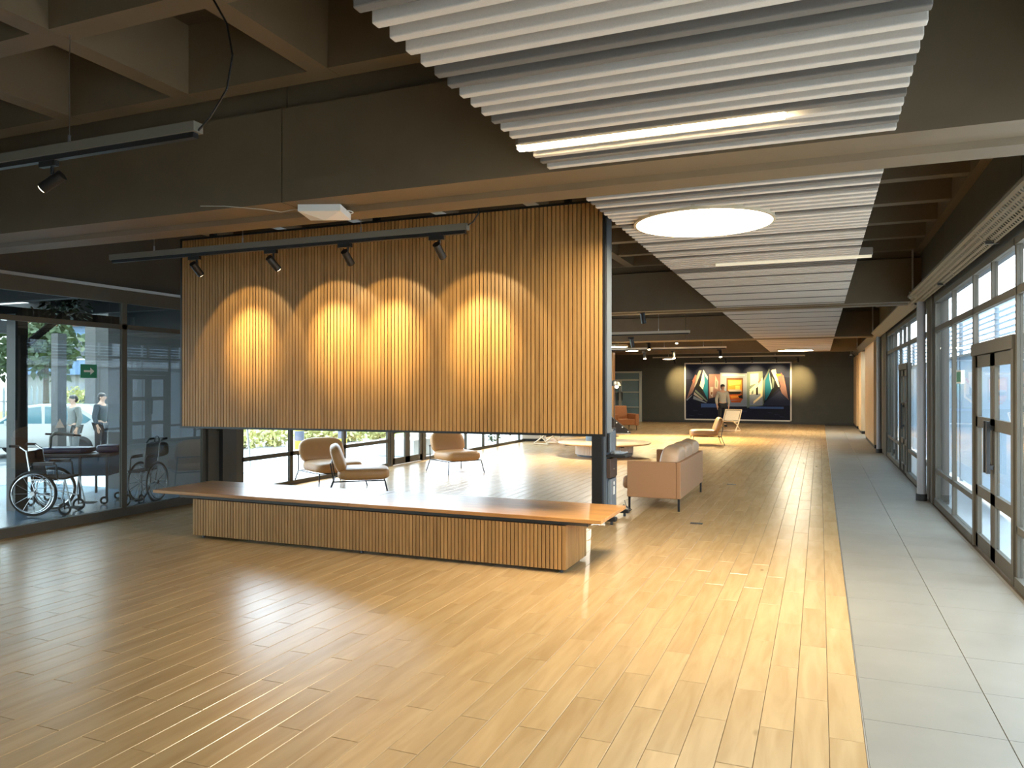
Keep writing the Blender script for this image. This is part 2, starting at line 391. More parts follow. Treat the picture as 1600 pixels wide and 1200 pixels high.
# spandrel above the right windows: concrete panels with open joints
ycut = [YN, -0.4, 3.2, 7.15, 11.2, 15.3, 19.3, 23.3, 27.3, 31.3, YF]
for a, b_ in zip(ycut, ycut[1:]):
    MB().box(XR, a + 0.006, 3.16, XR + 0.2, b_ - 0.006, 3.82).build('concrete_panel', WALLD, wr)
MB().box(XR - 0.10, YN, 3.82, XR + 0.2, YF, 4.35).build('edge_beam', CONC, wr)
MB().box(XR + 0.03, YN, 2.93, XR + 0.2, YF, 3.17).build('lintel', DGREY, wr)
for (a, b_) in ((22.8, 27.0), (29.6, 31.4), (33.0, YF)):
    MB().box(XR - 0.14, a + 0.005, 0.10, XR + 0.1, b_ - 0.005, 2.92).build('plywood_panel', PLY, wr, bevel=0.004)
    MB().box(XR - 0.12, a, 0.0, XR + 0.1, b_, 0.10).build('plinth', BLACK, wr)
for (a, b_) in ((31.4, 33.0),):
    MB().box(XR - 0.02, a, 0.0, XR + 0.1, b_, 2.92).build('infill_panel', PLY, wr)
# round steel columns of the right wall are pipes beside the concrete pier
pier = MB().box(XR + 0.0, 12.42, 0.0, XR + 0.22, 12.98, 3.2).build('pier', GREY, wr)
pier2 = MB().box(XR + 0.0, 20.6, 0.0, XR + 0.22, 22.8, 3.2).build('pier', GREY, wr)
wl = struct('wall_left')
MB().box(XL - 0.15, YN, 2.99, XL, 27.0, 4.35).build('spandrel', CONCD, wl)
MB().box(XL - 0.04, YN, 2.95, XL + 0.06, 27.0, 2.985).build('ledge', ALU, wl)
MB().box(XL - 0.2, 8.95, 0.0, XL + 0.12, 9.24, 3.0).build('column', DGREY, wl)
MB().box(XL - 0.2, 9.24, 0.0, XL + 0.06, 9.42, 3.0).build('column', GREY, wl)
MB().box(-10.3, 27.0, 0.0, XL + 0.05, 27.15, 4.35).build('return_wall', CREAMW, wl)
MB().box(-10.4, 27.0, 0.0, -10.2, YF, 4.35).build('side_wall', WALLD, wl)

# ---- storefront windows
wn_count = [0]
def win_new():
    wn_count[0] += 1; return struct('window_%d' % wn_count[0])
def bar(par, x, y0, y1, z0, z1, name, t=0.05, m=GREY, off=0.0):
    return MB().box(x - t / 2 + off, y0, z0, x + t / 2 + off, y1, z1).build(name, m, par)
def pane(par, x, y0, y1, z0, z1, m=GLASS):
    return MB().box(x - 0.004, y0, z0, x + 0.004, y1, z1).build('pane', m, par)
def bay(x, ys, zr, head=(2.89, 2.95), sill=(0.0, 0.09), mw=0.06, gm=None):
    """ys mullion positions; zr list of rail (z0,z1); panes between everything"""
    p = win_new(); y0, y1 = ys[0], ys[-1]
    bar(p, x, y0, y1, *sill, 'sill', 0.08); bar(p, x, y0, y1, *head, 'head_frame', 0.07)
    for r in zr: bar(p, x, y0, y1, r[0], r[1], 'rail')
    for y in ys: bar(p, x, y - mw / 2, y + mw / 2, sill[1], head[0], 'mullion', 0.05)
    lv = [sill[1]] + [q for r in zr for q in r] + [head[0]]
    for a, b_ in zip(ys, ys[1:]):
        for k in range(0, len(lv), 2):
            pane(p, x, a + mw / 2, b_ - mw / 2, lv[k], lv[k + 1], gm or GLASS)
    return p
def door_leaf(par, x, y0, y1, z1, hinge, zrails, st=0.10, m=GREY, handle=True):
    lf = MB()
    for (a, b_) in ((y0, y0 + st), (y1 - st, y1)): lf.box(x - 0.02, a, 0.01, x + 0.02, b_, z1)
    lf.box(x - 0.02, y0, 0.01, x + 0.02, y1, 0.15); lf.box(x - 0.02, y0, z1 - 0.12, x + 0.02, y1, z1)
    for r in zrails: lf.box(x - 0.02, y0, r[0], x + 0.02, y1, r[1])
    o = lf.build('door_leaf', m, par)
    lv = [0.15] + [q for r in zrails for q in r] + [z1 - 0.12]
    for k in range(0, len(lv), 2):
        MB().box(x - 0.004, y0 + st, lv[k], x + 0.004, y1 - st, lv[k + 1]).build('pane', GLASS, o)
    if handle:
        s_ = 1 if x < -4 else -1
        yh = y1 - 0.06 if hinge == 'near' else y0 + 0.06
        h = MB().box(x + s_ * 0.055, yh - 0.025, 0.86, x + s_ * 0.085, yh + 0.025, 1.36)
        h.box(x + s_ * 0.02, yh - 0.015, 0.90, x + s_ * 0.06, yh + 0.015, 0.94); h.box(x + s_ * 0.02, yh - 0.015, 1.28, x + s_ * 0.06, yh + 0.015, 1.32)
        h.build('door_handle', BLACK, o)
    return o
dn = [0]
def double_door(x, ya, yb, z1=2.02, zr=((0.55, 0.66), (1.27, 1.38)), top=2.47):
    dn[0] += 1; d = struct('door_%d' % dn[0])
    MB().box(x - 0.04, ya, 0, x + 0.04, ya + 0.08, z1).build('jamb', GREY, d)
    MB().box(x - 0.04, yb - 0.08, 0, x + 0.04, yb, z1).build('jamb', GREY, d)
    MB().box(x - 0.05, ya, z1, x + 0.05, yb, z1 + 0.12).build('head_frame', GREY, d)
    ym = (ya + yb) / 2
    door_leaf(d, x, ya + 0.085, ym - 0.004, z1 - 0.006, 'near', zr); door_leaf(d, x, ym + 0.004, yb - 0.085, z1 - 0.006, 'far', zr)
    pane(d, x, ya + 0.03, yb - 0.03, z1 + 0.12, top)
    return d
xr = XR + 0.06
RT = [(0.46, 0.52), (2.47, 2.54)]
bay(xr, [9.46, 10.85, 12.36], RT)
p = win_new()     # transoms above the near double door
bar(p, xr, 7.55, 9.46, 2.47, 2.54, 'rail'); bar(p, xr, 7.55, 9.46, 2.89, 2.95, 'head_frame', 0.07); bar(p, xr, 8.47, 8.53, 2.54, 2.89, 'mullion', 0.05)
pane(p, xr, 7.55, 8.47, 2.54, 2.89); pane(p, xr, 8.53, 9.43, 2.54, 2.89)
double_door(xr, 7.56, 9.43)
bay(xr, [3.3, 4.72, 6.12, 7.52], RT); bay(xr, [-0.9, 0.5, 1.9, 3.24], RT); bay(xr, [-4.0, -2.4, -0.96], RT)
bay(xr, [13.02, 14.46, 16.0], RT)
double_door(xr, 16.03, 17.55)
p = win_new()
bar(p, xr, 16.0, 17.58, 2.47, 2.54, 'rail'); bar(p, xr, 16.0, 17.58, 2.89, 2.95, 'head_frame', 0.07); bar(p, xr, 16.75, 16.81, 2.54, 2.89, 'mullion', 0.05)
pane(p, xr, 16.03, 16.75, 2.54, 2.89); pane(p, xr, 16.81, 17.55, 2.54, 2.89)
bay(xr, [17.58, 18.6, 19.6, 20.58], RT)
bay(xr, [27.0, 28.3, 29.6], [])
xl = XL
LT = [(2.44, 2.50)]
bay(xl, [5.62, 7.29, 8.68], LT, head=(2.78, 2.96), sill=(0.0, 0.11), mw=0.075, gm=GLASST)
p = win_new(); bar(p, xl, 8.72, 8.94, 0, 2.96, 'side_frame', 0.12)
bay(xl, [2.2, 3.9, 5.54], LT, head=(2.78, 2.96), sill=(0.0, 0.11), mw=0.075, gm=GLASST); bay(xl, [-1.2, 0.5, 2.12], LT, head=(2.78, 2.96), sill=(0.0, 0.11), mw=0.075, gm=GLASST); bay(xl, [-4.0, -2.6, -1.28], LT, head=(2.78, 2.96), sill=(0.0, 0.11), mw=0.075, gm=GLASST)
SL = [(0.50, 0.57), (2.44, 2.50)]
bay(xl, [9.46, 10.68, 12.26, 13.86], SL, head=(2.78, 2.96), sill=(0.0, 0.07), mw=0.085)
double_door(xl, 13.92, 15.4, zr=((0.68, 0.78), (1.27, 1.38)), top=2.44)
bay(xl, [15.45, 17.65, 18.75, 19.75, 21.4, 23.2, 25.0, 26.95], [(2.44, 2.50)], head=(2.78, 2.96), sill=(0.0, 0.07), mw=0.085)

# glass double door in the back wall
dn[0] += 1; bd = struct('door_%d' % dn[0])
yb = YF - 0.03
MB().box(-9.95, yb - 0.04, 0, -7.86, yb + 0.02, 2.40).build('backing_panel', BLUEGL, bd)
for (x0, x1, z0, z1) in ((-9.95, -9.83, 0, 2.4), (-7.98, -7.86, 0, 2.4), (-9.83, -7.98, 2.32, 2.40), (-9.83, -7.98, 1.95, 2.02), (-8.98, -8.84, 0, 1.95), (-9.83, -7.98, 1.38, 1.43), (-9.83, -7.98, 0.0, 0.1), (-9.83, -7.98, 0.66, 0.71)):
    MB().box(x0, yb - 0.10, z0, x1, yb - 0.045, z1).build('door_frame', mat('pale_aluminium', (0.55, 0.58, 0.52), 0.4), bd)
for x in (-8.99, -8.80): MB().box(x - 0.02, yb - 0.16, 1.0, x + 0.02, yb - 0.12, 1.4).box(x - 0.015, yb - 0.12, 1.03, x + 0.015, yb - 0.09, 1.06).box(x - 0.015, yb - 0.12, 1.34, x + 0.015, yb - 0.09, 1.37).build('door_handle', BLACK, bd)

# ================================================================== CEILING THINGS
def baffle_section(label, y0, y1, n, dark, dz=0.0):
    t = thing('acoustic_baffle_ceiling', label, 'ceiling baffles', (0, y0, 3.05 + dz))
    for i in range(n):
        y = (y1 - y0) * i / max(1, n - 1)
        Yw = y0 + y
        xl_, xr_ = -1.56 - 0.009 * (Yw - 4), 0.375
        m = MB().box(xl_, -0.024, 0, xr_, 0.024, 0.30)
        o = m.build('baffle', FELTD if dark(i) else FELT, t, bevel=0.006 if i < 60 and Yw < 14 else 0, loc=(0, y, 0.0))
    for x in (-1.2, -0.1):      # two hanging rails across the baffles
        MB().box(x - 0.02, -0.05, 0.30, x + 0.02, y1 - y0 + 0.05, 0.34).build('hanging_rail', BLACK, t)
    for x in (-1.2, -0.1):
        for y in (0.3, (y1 - y0) - 0.3): MB().cyl((x, y, 0.34), (x, y, 0.80 if dz == 0 else 0.95), 0.004, 5).build('hanging_rod', STEEL, t)
    return t
baffle_section('pale felt ceiling baffles nearest the camera, before the big beam', 4.45 - 0.1255 * 26, 4.45, 27, lambda i: i in (25, 22, 15, 14, 9, 19))
baffle_section('pale felt ceiling baffles around the big round lamp', 5.33, 13.45, 66, lambda i: i % 7 in (1,) or i in (3, 19, 30, 31))
baffle_section('pale felt ceiling baffles in the second bay past the round lamp', 14.45, 22.55, 66, lambda i: i % 9 == 4)
baffle_section('farthest pale felt ceiling baffles near the mural wall', 23.6, 31.65, 66, lambda i: i % 9 == 4)
# lamps
def disc_lamp(x, y, z, r, label, rod):
    t = thing('round_ceiling_lamp', label, 'lamp', (x, y, z), 0, 'round ceiling lamps')
    MB().lathe([(0, 0.07), (r, 0.07), (r, 0.0), (r - 0.022, -0.004), (r - 0.022, 0.01)], n=64).build('housing', mat('lamp_ring', (0.5, 0.42, 0.30), 0.5), t, smooth=True)
    MB().lathe([(0, 0.004), (r - 0.022, 0.004)], n=64).build('diffuser', LAMPW, t)
    MB().cyl((0, 0, 0.07), (0, 0, rod), 0.006, 6).build('cable', STEEL, t)
disc_lamp(-0.885, 6.37, 3.035, 0.565, 'biggest round white lamp glowing below the striped baffles', 1.2)
disc_lamp(-0.82, 29.5, 2.985, 0.62, 'round glowing lamp under the farthest baffles, above the mural', 1.2)
def hung_disc(px, py, d, r, label):
    q = at_d(px, py, d); disc_lamp(q.x, q.y, q.z, r, label, 4.3 - q.z)
hung_disc(966, 542.3, 25.0, 0.33, 'small round lamp beside the black panel edge, higher of two')
hung_disc(987.5, 548.5, 30.0, 0.27, 'small round lamp just right of and below another round lamp')
hung_disc(1044.5, 561.3, 33.0, 0.26, 'lowest small round lamp, hanging left of the mural top corner')
def linear_lamp(x0, x1, y, z, m, label):
    t = thing('linear_lamp', label, 'lamp', ((x0 + x1) / 2, y, z)); hl = (x1 - x0) / 2
    MB().box(-hl - 0.01, -0.028, 0.012, hl + 0.01, 0.028, 0.09).build('housing', FELTD, t)
    MB().box(-hl, -0.025, -0.012, hl, 0.025, 0.012).build('diffuser', m, t)
linear_lamp(-1.585, -0.16, 4.01, 3.05, LAMPL, 'glowing warm linear lamp set between the nearest baffles')
linear_lamp(-1.07, 0.50, 8.67, 3.045, LAMPDIM, 'faint linear lamp between baffles behind the big round lamp')

def spot_light(par, loc, target, power, ang, blend, col=(1.0, 0.78, 0.40), rad=0.02):
    if power == 300: col = (1.0, 0.68, 0.28)
    if power == 260: col = (1.0, 0.90, 0.74)
    l = bpy.data.lights.new('bulb', 'SPOT'); l.energy = power; l.spot_size = ang; l.spot_blend = blend; l.color = col; l.shadow_soft_size = rad
    o = bpy.data.objects.new('bulb', l); C.objects.link(o); o.parent = par
    o.location = loc; o.rotation_euler = (Vector(target) - Vector(loc)).to_track_quat('-Z', 'Y').to_euler(); return o
def spot(x, y, z, aim, label, group, lit=None, big=1.0):
    """track spotlight hanging from z at (x,y), aimed along world vector aim"""
    t = thing('track_spotlight', label, 'spotlight', (x, y, z), 0, group)
    MB().box(-0.07, -0.016, -0.035, 0.07, 0.016, 0.006).build('adapter', BLACK, t)
    MB().cyl((0.03, 0, -0.035), (0.03, 0, -0.085), 0.010, 6).build('stem', BLACK, t)
    a = Vector(aim).normalized(); c = Vector((0.03, 0, -0.13)); r = 0.034 * big; hl = 0.075 * big
    p0, p1 = c - a * hl, c + a * hl
    MB().cyl(p0, p1, r, 16).build('barrel', BLACK, t, smooth=True)
    MB().cyl(p1, p1 + a * 0.004, r * 0.82, 16).build('lens', LENS if lit else mat('lens_off', (0.3, 0.25, 0.15), 0.2), t)
    if lit:
        for (pw, ang, bl) in lit: spot_light(t, p1 + a * 0.02, p1 + a, pw, ang, bl)
    return t
def track(x0, x1, y, z, label, wires, cord=None, zc=4.325, th=0.035):
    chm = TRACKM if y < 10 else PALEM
    t = thing('lighting_track', label, 'light track', ((x0 + x1) / 2, y, z), 0, 'hanging light tracks'); hl = (x1 - x0) / 2
    MB().box(-hl, -th, 0.03, hl, th, 0.085).build('channel', chm, t)
    MB().box(-hl + 0.02, -th * 0.55, 0.0, hl - 0.02, th * 0.55, 0.03).build('conductor_rail', BLACK, t)
    for wx in wires:
        MB().cyl((wx - (x0 + x1) / 2, 0, 0.085), (wx - (x0 + x1) / 2, 0, zc - z), 0.003, 5).cyl((wx - (x0 + x1) / 2, 0, 0.085), (wx - (x0 + x1) / 2, 0, 0.14), 0.009, 6).build('hanging_wire', STEEL, t)
    if cord:
        MB().tube([Vector(p) - Vector(((x0 + x1) / 2, y, z)) for p in cord], 0.006).build('power_cord', BLACK, t, smooth=True)
# track in front of the slatted panel with its four lit spots
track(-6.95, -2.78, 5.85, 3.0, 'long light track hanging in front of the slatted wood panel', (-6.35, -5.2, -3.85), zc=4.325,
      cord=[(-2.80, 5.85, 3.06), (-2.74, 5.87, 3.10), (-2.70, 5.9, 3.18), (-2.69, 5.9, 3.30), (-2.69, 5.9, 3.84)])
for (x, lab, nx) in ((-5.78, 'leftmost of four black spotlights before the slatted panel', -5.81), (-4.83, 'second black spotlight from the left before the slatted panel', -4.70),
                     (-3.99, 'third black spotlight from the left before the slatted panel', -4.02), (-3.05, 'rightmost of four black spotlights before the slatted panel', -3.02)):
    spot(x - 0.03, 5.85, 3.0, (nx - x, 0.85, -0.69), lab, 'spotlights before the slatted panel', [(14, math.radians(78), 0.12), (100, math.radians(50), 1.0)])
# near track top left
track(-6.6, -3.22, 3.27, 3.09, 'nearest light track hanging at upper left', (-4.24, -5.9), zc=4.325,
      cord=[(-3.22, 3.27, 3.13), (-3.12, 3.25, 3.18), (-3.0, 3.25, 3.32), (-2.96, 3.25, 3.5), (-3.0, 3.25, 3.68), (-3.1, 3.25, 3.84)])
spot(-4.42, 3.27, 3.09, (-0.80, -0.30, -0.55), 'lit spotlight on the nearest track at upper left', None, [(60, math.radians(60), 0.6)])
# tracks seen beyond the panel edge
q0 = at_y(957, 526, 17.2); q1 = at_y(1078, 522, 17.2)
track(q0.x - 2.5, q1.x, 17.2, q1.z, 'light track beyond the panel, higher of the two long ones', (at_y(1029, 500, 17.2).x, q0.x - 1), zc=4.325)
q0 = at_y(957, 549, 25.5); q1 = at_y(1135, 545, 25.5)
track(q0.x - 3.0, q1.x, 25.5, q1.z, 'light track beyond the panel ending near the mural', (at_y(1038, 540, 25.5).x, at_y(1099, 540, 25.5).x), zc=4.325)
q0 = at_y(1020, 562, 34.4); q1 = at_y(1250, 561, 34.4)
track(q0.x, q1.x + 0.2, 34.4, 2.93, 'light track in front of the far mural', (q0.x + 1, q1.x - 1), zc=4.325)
for (px, py, y, lab) in ((1014, 541, 25.4, 'glowing spotlight nearest the panel edge'), (1057, 531.5, 25.4, 'highest glowing spotlight between panel and mural'),
                    (1007.5, 555.5, 25.5, 'lower left glowing spotlight beyond the panel'), (1053, 554.5, 25.5, 'glowing spotlight above the mural left corner'), (1125.5, 552.5, 25.5, 'glowing spotlight at the right end of the far track')):
    q = at_y(px, py, y); spot(q.x - 0.03, y, q.z + 0.13, (0.12, -0.38, -1.0), lab, 'glowing spotlights of the far tracks', [(420, math.radians(110), 0.9)], big=1.6)
q = at_y(990, 503, 13.3); t = spot(q.x, 13.95, 3.088, (0.05, 0.4, -0.9), 'dark twin spotlight under the second beam by the panel', 'unlit spotlights of the far tracks', None, 1.3)
q = at_y(986, 527, 17.2); spot(q.x, 17.2, q.z, (0.1, 0.3, -0.9), 'dark spotlight under the higher far track by the panel', 'unlit spotlights of the far tracks', None, 1.3)
for k, (px, tx) in enumerate(((1053, 0), (1095, 0), (1133, 0), (1174, 0), (1212, 0), (1246, 0))):
    q = at_y(px, 564, 34.4)
    spot(q.x, 34.4, 2.93, (0, 1.5, -0.80), ['spotlight left of the mural', 'first spotlight over the mural from the left', 'second spotlight over the mural from the left', 'third spotlight over the mural from the left', 'fourth spotlight over the mural from the left', 'spotlight right of the mural'][k],
         'spotlights of the mural', [(300, math.radians(52), 1.0)], 1.4)
for (x, lab) in ((-4.9, 'unseen spotlight added on the higher far track behind the slatted panel'), (-5.4, 'second unseen spotlight added on the higher far track behind the slatted panel')):
    spot(x, 17.2, at_y(1078, 522, 17.2).z, (-0.25 if x < -5 else 0.1, -0.45, -1.0), lab, None, [(260, math.radians(115), 0.8)], 1.3)  # two extra lamps out of view, added to warm the seating floor
# access point on the beam, with cable
t = thing('wireless_access_point', 'white square access point under the big beam', 'access point', (-3.50, 4.83, 3.05), 0.35)
m = MB(); m.box(-0.16, -0.16, -0.05, 0.16, 0.16, 0.0); m.add([(-0.16, -0.16, -0.05), (0.16, -0.16, -0.05), (0.16, 0.16, -0.05), (-0.16, 0.16, -0.05), (0, 0, -0.085)], [(0, 4, 1), (1, 4, 2), (2, 4, 3), (3, 4, 0)]); m.build('case', WHITE, t)
MB().tube([(-0.1, 0, -0.01), (-0.22, -0.05, -0.012), (-0.35, 0.03, -0.012), (-0.45, -0.06, -0.012), (-0.72, -0.14, -0.004), (-0.9, -0.15, -0.004)], 0.0035).build('cable', mat('pale_cable', (0.42, 0.40, 0.34), 0.5), t, smooth=True)
MB().torus((0.14, 0.06, -0.01), (0, 0, 1), 0.06, 0.004, 16, 5).build('cable', WHITE, t, smooth=True)
# perforated cable tray along the right wall
t = thing('cable_tray', 'perforated metal cable tray along the right wall above the windows', 'cable tray', (XR, 0, 2.97))
TRAY = mat('tray_grey', (0.17, 0.16, 0.135), 0.5)
def tray_seg(y0, y1, holes):
    m = MB()
    m.box(-0.20, y0, 0.145, -0.012, y1, 0.175); m.mi = 0
    if not holes:
        m.add([(-0.20, y0, 0.145), (-0.20, y1, 0.145), (-0.05, y1, 0.0), (-0.05, y0, 0.0)], [(0, 1, 2, 3)])
        m.build('tray_section', TRAY, t); return
    # sloping face with real square holes: built as strips and bridges
    def P(u, y): return (-0.20 + 0.15 * u, y, 0.145 * (1 - u))
    rows = [(0.0, 0.14), (0.26, 0.37), (0.49, 0.60), (0.72, 0.83), (0.92, 1.0)]
    for (u0, u1) in rows: m.add([P(u0, y0), P(u0, y1), P(u1, y1), P(u1, y0)], [(0, 1, 2, 3)])
    y = y0; k = 0
    while y < y1:
        for ri in range(4):
            o_ = 0.035 if ri % 2 else 0.0
            u0, u1 = rows[ri][1], rows[ri + 1][0]
            m.add([P(u0, y + o_), P(u0, y + o_ + 0.04), P(u1, y + o_ + 0.04), P(u1, y + o_)], [(0, 1, 2, 3)])
        y += 0.07
    m.build('tray_section', TRAY, t)
ysg = [YN, 1.0, 4.0, 6.0, 8.0, 10.0, 12.0, 14.0, 17.0, 20.0, 24.0, 28.0, 32.0, YF - 0.1]
for a, b_ in zip(ysg, ysg[1:]): tray_seg(a + 0.004, b_ - 0.004, 4.0 <= a < 13)
for y in (7.9, 10.9, 13.4): MB().box(-0.12, y - 0.02, 0.0, -0.02, y + 0.02, 0.03).build('bracket', DGREY, t)
# conduit dropping to the tray
t = thing('electrical_conduit', 'thin pale conduit bending down from the ceiling to the cable tray', 'conduit', (1.36, 13.42, 3.14))
MB().tube([(-2.9, 0, 0.74), (-0.06, 0, 0.77), (-0.02, 0, 0.76), (0, 0, 0.72), (0, 0, 0.0)], 0.016, 8).build('pipe', ALU, t, smooth=True)
MB().box(-0.05, -0.05, -0.06, 0.05, 0.05, 0.04).build('junction_box', ALU, t)
for (y, x, zt, lab) in ((22.6, 1.33, 3.86, 'thin vertical conduit at the third beam by the right wall'), (31.7, 1.33, 3.86, 'thin vertical conduit at the farthest beam by the right wall')):
    m = MB().cyl((0, 0, 0), (0, 0, zt - 3.14), 0.016, 8); o = m.build('vertical_conduit', ALU, None, loc=(x, y, 3.14)); tag(o, lab, 'conduit')
t = thing('round_steel_column', 'slim round steel column beside the near right windows', 'column', (XR - 0.10, 12.72, 0))
MB().cyl((0, 0, 0.10), (0, 0, 2.95), 0.06, 18).build('shaft', mat('column_grey', (0.30, 0.29, 0.30), 0.4), t, smooth=True)
MB().cyl((0, 0, 0), (0, 0, 0.10), 0.075, 18).build('foot', RUBBER, t, smooth=True)
t = thing('round_steel_column', 'slim round steel column beside the far plywood panel', 'column', (XR - 0.10, 21.4, 0))
MB().cyl((0, 0, 0.10), (0, 0, 2.95), 0.06, 18).build('shaft', MT['column_grey'], t, smooth=True); MB().cyl((0, 0, 0), (0, 0, 0.10), 0.075, 18).build('foot', RUBBER, t, smooth=True)
o = MB().cyl((0, 0, 0), (0, 0, -0.05), 0.05, 12).build('dome_sensor', WHITE, None, loc=(1.25, 35.6, 3.05), smooth=True); tag(o, 'small white dome sensor high in the far right corner', 'sensor')
MB().cyl((0, 0, 0), (0, 0, 0.8), 0.008, 6).build('stem', STEEL, o)

# ================================================================== SLATTED PANEL AND BENCH
YP = 6.70
px0, px1, pz0l, pz0r, pz1 = -6.83, -1.822, 1.235, 1.262, 3.375
t = thing('slatted_wall_panel', 'large suspended oak slat panel lit by four spotlights', 'panel', (0, YP, 0))
m = MB(); m.add([(px0, 0.02, pz0l), (px1, 0.02, pz0r), (px1, 0.30, pz0r), (px0, 0.30, pz0l), (px0, 0.02, pz1), (px1, 0.02, pz1), (px1, 0.30, pz1), (px0, 0.30, pz1)],
     [(0, 3, 2, 1), (4, 5, 6, 7), (0, 1, 5, 4), (1, 2, 6, 5), (2, 3, 7, 6), (3, 0, 4, 7)]); m.build('backing_board', mat('panel_side_grey', (0.085, 0.095, 0.105), 0.45), t)
m = MB(); e_ = 0.022
m.add([(px0 - e_, -0.014, pz0l - e_), (px1 + e_, -0.014, pz0r - e_), (px1 + e_, 0.05, pz0r - e_), (px0 - e_, 0.05, pz0l - e_), (px0 - e_, -0.014, pz0l), (px1 + e_, -0.014, pz0r), (px1 + e_, 0.05, pz0r), (px0 - e_, 0.05, pz0l)],
      [(0, 3, 2, 1), (4, 5, 6, 7), (0, 1, 5, 4), (1, 2, 6, 5), (2, 3, 7, 6), (3, 0, 4, 7)])
m.build('frame_strip', BLACK, t)
MB().box(px0 - e_, -0.014, pz0l, px0, 0.05, pz1 + e_).build('frame_strip', BLACK, t); MB().box(px1, -0.014, pz0r, px1 + e_, 0.05, pz1 + e_).build('frame_strip', BLACK, t)
MB().box(px0, -0.014, pz1, px1, 0.05, pz1 + e_).build('frame_strip', BLACK, t)
MB().box(px0, 0.012, pz0r, px1, 0.022, pz1).build('groove_backing', mat('groove_brown', (0.045, 0.02, 0.006), 0.7), t)
pitch = 0.041; n = int((px1 - px0) / pitch); pitch = (px1 - px0) / n
for i in range(n):
    x = px0 + pitch * i; zb = pz0l + (pz0r - pz0l) * (i + 0.5) / n
    MB().box(0.005, -0.012, zb, pitch - 0.005, 0.0135, pz1).build('slat', SLAT, t, loc=(x, 0, 0))
for x in (-6.5, -4.3, -2.2): MB().box(x - 0.03, 0.1, pz1, x + 0.03, 0.16, 3.84).build('hanger', BLACK, t)
# bench
bx0, bx1, by0, by1 = -6.525, -2.13, 6.545, 7.20
t = thing('slatted_bench', 'long low oak bench with slatted base under the suspended panel', 'bench', (0, 0, 0))
MB().box(bx0 + 0.02, by0 + 0.02, 0.03, bx1 - 0.02, by1 - 0.02, 0.43).build('core', mat('groove_brown', (0.045, 0.02, 0.006), 0.7), t)
MB().box(bx0 - 0.25, by0 + 0.06, 0.43, bx1 + 0.19, by1 + 0.03, 0.468).build('steel_frame', mat('dark_steel', (0.07, 0.062, 0.05), 0.45), t)
sp = 0.0386; n = round((bx1 - bx0) / sp); sp = (bx1 - bx0) / n
bsl = MB().box(0.0048, 0, 0.032, sp - 0.0048, 0.021, 0.43).mesh('slat', SLAT)
for i in range(n): inst('slat', bsl, t, (bx0 + sp * i, by0, 0))
n2 = round((by1 - by0) / sp); s2 = (by1 - by0) / n2
esl = MB().box(-0.021, 0.0048, 0.032, 0, s2 - 0.0048, 0.43).mesh('slat', SLAT)
for i in range(n2): inst('slat', esl, t, (bx1, by0 + s2 * i, 0)); inst('slat', esl, t, (bx0 + 0.021, by0 + s2 * i, 0))
MB().box(-7.11, by0 - 0.01, 0.47, -4.455, 7.46, 0.505).build('top_board', TOPW, t, bevel=0.004); MB().box(-4.452, by0 - 0.01, 0.47, -1.795, 7.46, 0.505).build('top_board', TOPW, t, bevel=0.004)
for x in (bx0 + 0.12, (bx0 + bx1) / 2, bx1 - 0.06):
    for y in (by0 + 0.05, by1 - 0.08): MB().cyl((x, y, 0), (x, y, 0.032), 0.02, 10, 0.013).build('foot', BLACK, t)

# ================================================================== KIOSK STAND behind the bench
t = thing('equipment_kiosk', 'black and grey equipment stand with tray and two long feet behind the bench', 'kiosk', (0, 0, 0))
KG = mat('kiosk_grey', (0.16, 0.19, 0.23), 0.3, metal=0.4)
MB().box(-2.60, 9.02, 0.04, -2.47, 9.12, 1.15).build('upright', BLACK, t)
MB().box(-2.62, 9.66, 0.04, -2.49, 9.80, 1.15).build('upright', BLACK, t)
for y in (9.02, 9.68): MB().box(-2.95, y, 0.045, -2.30, y + 0.09, 0.095).build('foot_bar', BLACK, t, bevel=0.008)
for (x, y) in ((-2.36, 9.065), (-2.36, 9.725), (-2.9, 9.065), (-2.9, 9.725)): MB().cyl((x, y, 0), (x, y, 0.045), 0.018, 8).build('glide', BLACK, t)
MB().box(-2.47, 9.10, 0.10, -2.44, 9.48, 1.15).build('side_plate', KG, t)
MB().box(-2.44, 9.19, 0.87, -2.40, 9.42, 1.14).build('upper_unit', mat('screen_grey', (0.17, 0.21, 0.25), 0.25), t, bevel=0.008)
MB().box(-2.44, 9.12, 0.88, -2.415, 9.185, 1.13).build('unit_gap', BLACK, t)
MB().box(-2.44, 9.10, 0.82, -2.20, 9.50, 0.85).build('tray', BLACK, t, bevel=0.004)
MB().box(-2.44, 9.12, 0.56, -2.39, 9.46, 0.80).build('drawer_box', mat('dark_brown_box', (0.06, 0.038, 0.028), 0.5), t, bevel=0.006)
MB().cyl((-2.39, 9.3, 0.66), (-2.385, 9.3, 0.66), 0.012, 10).build('lock', CHROME, t)
MB().box(-2.44, 9.18, 0.18, -2.395, 9.44, 0.54).build('lower_unit', MT['screen_grey'], t, bevel=0.008)
MB().box(-2.396, 9.28, 0.34, -2.390, 9.34, 0.44).cyl((-2.396, 9.31, 0.48), (-2.390, 9.31, 0.48), 0.025, 10).build('white_label', PAPER, t)
o = MB().tube([(-2.40, 9.2, 0.86), (-2.34, 9.16, 0.875), (-2.27, 9.22, 0.865), (-2.22, 9.3, 0.875), (-2.26, 9.4, 0.862), (-2.34, 9.36, 0.87)], 0.010).box(-2.38, 9.24, 0.851, -2.31, 9.32, 0.89).build('cable_bundle', mat('grey_cable', (0.35, 0.38, 0.42), 0.5)); tag(o, 'tangle of grey cables on the black tray of the kiosk', 'cables')
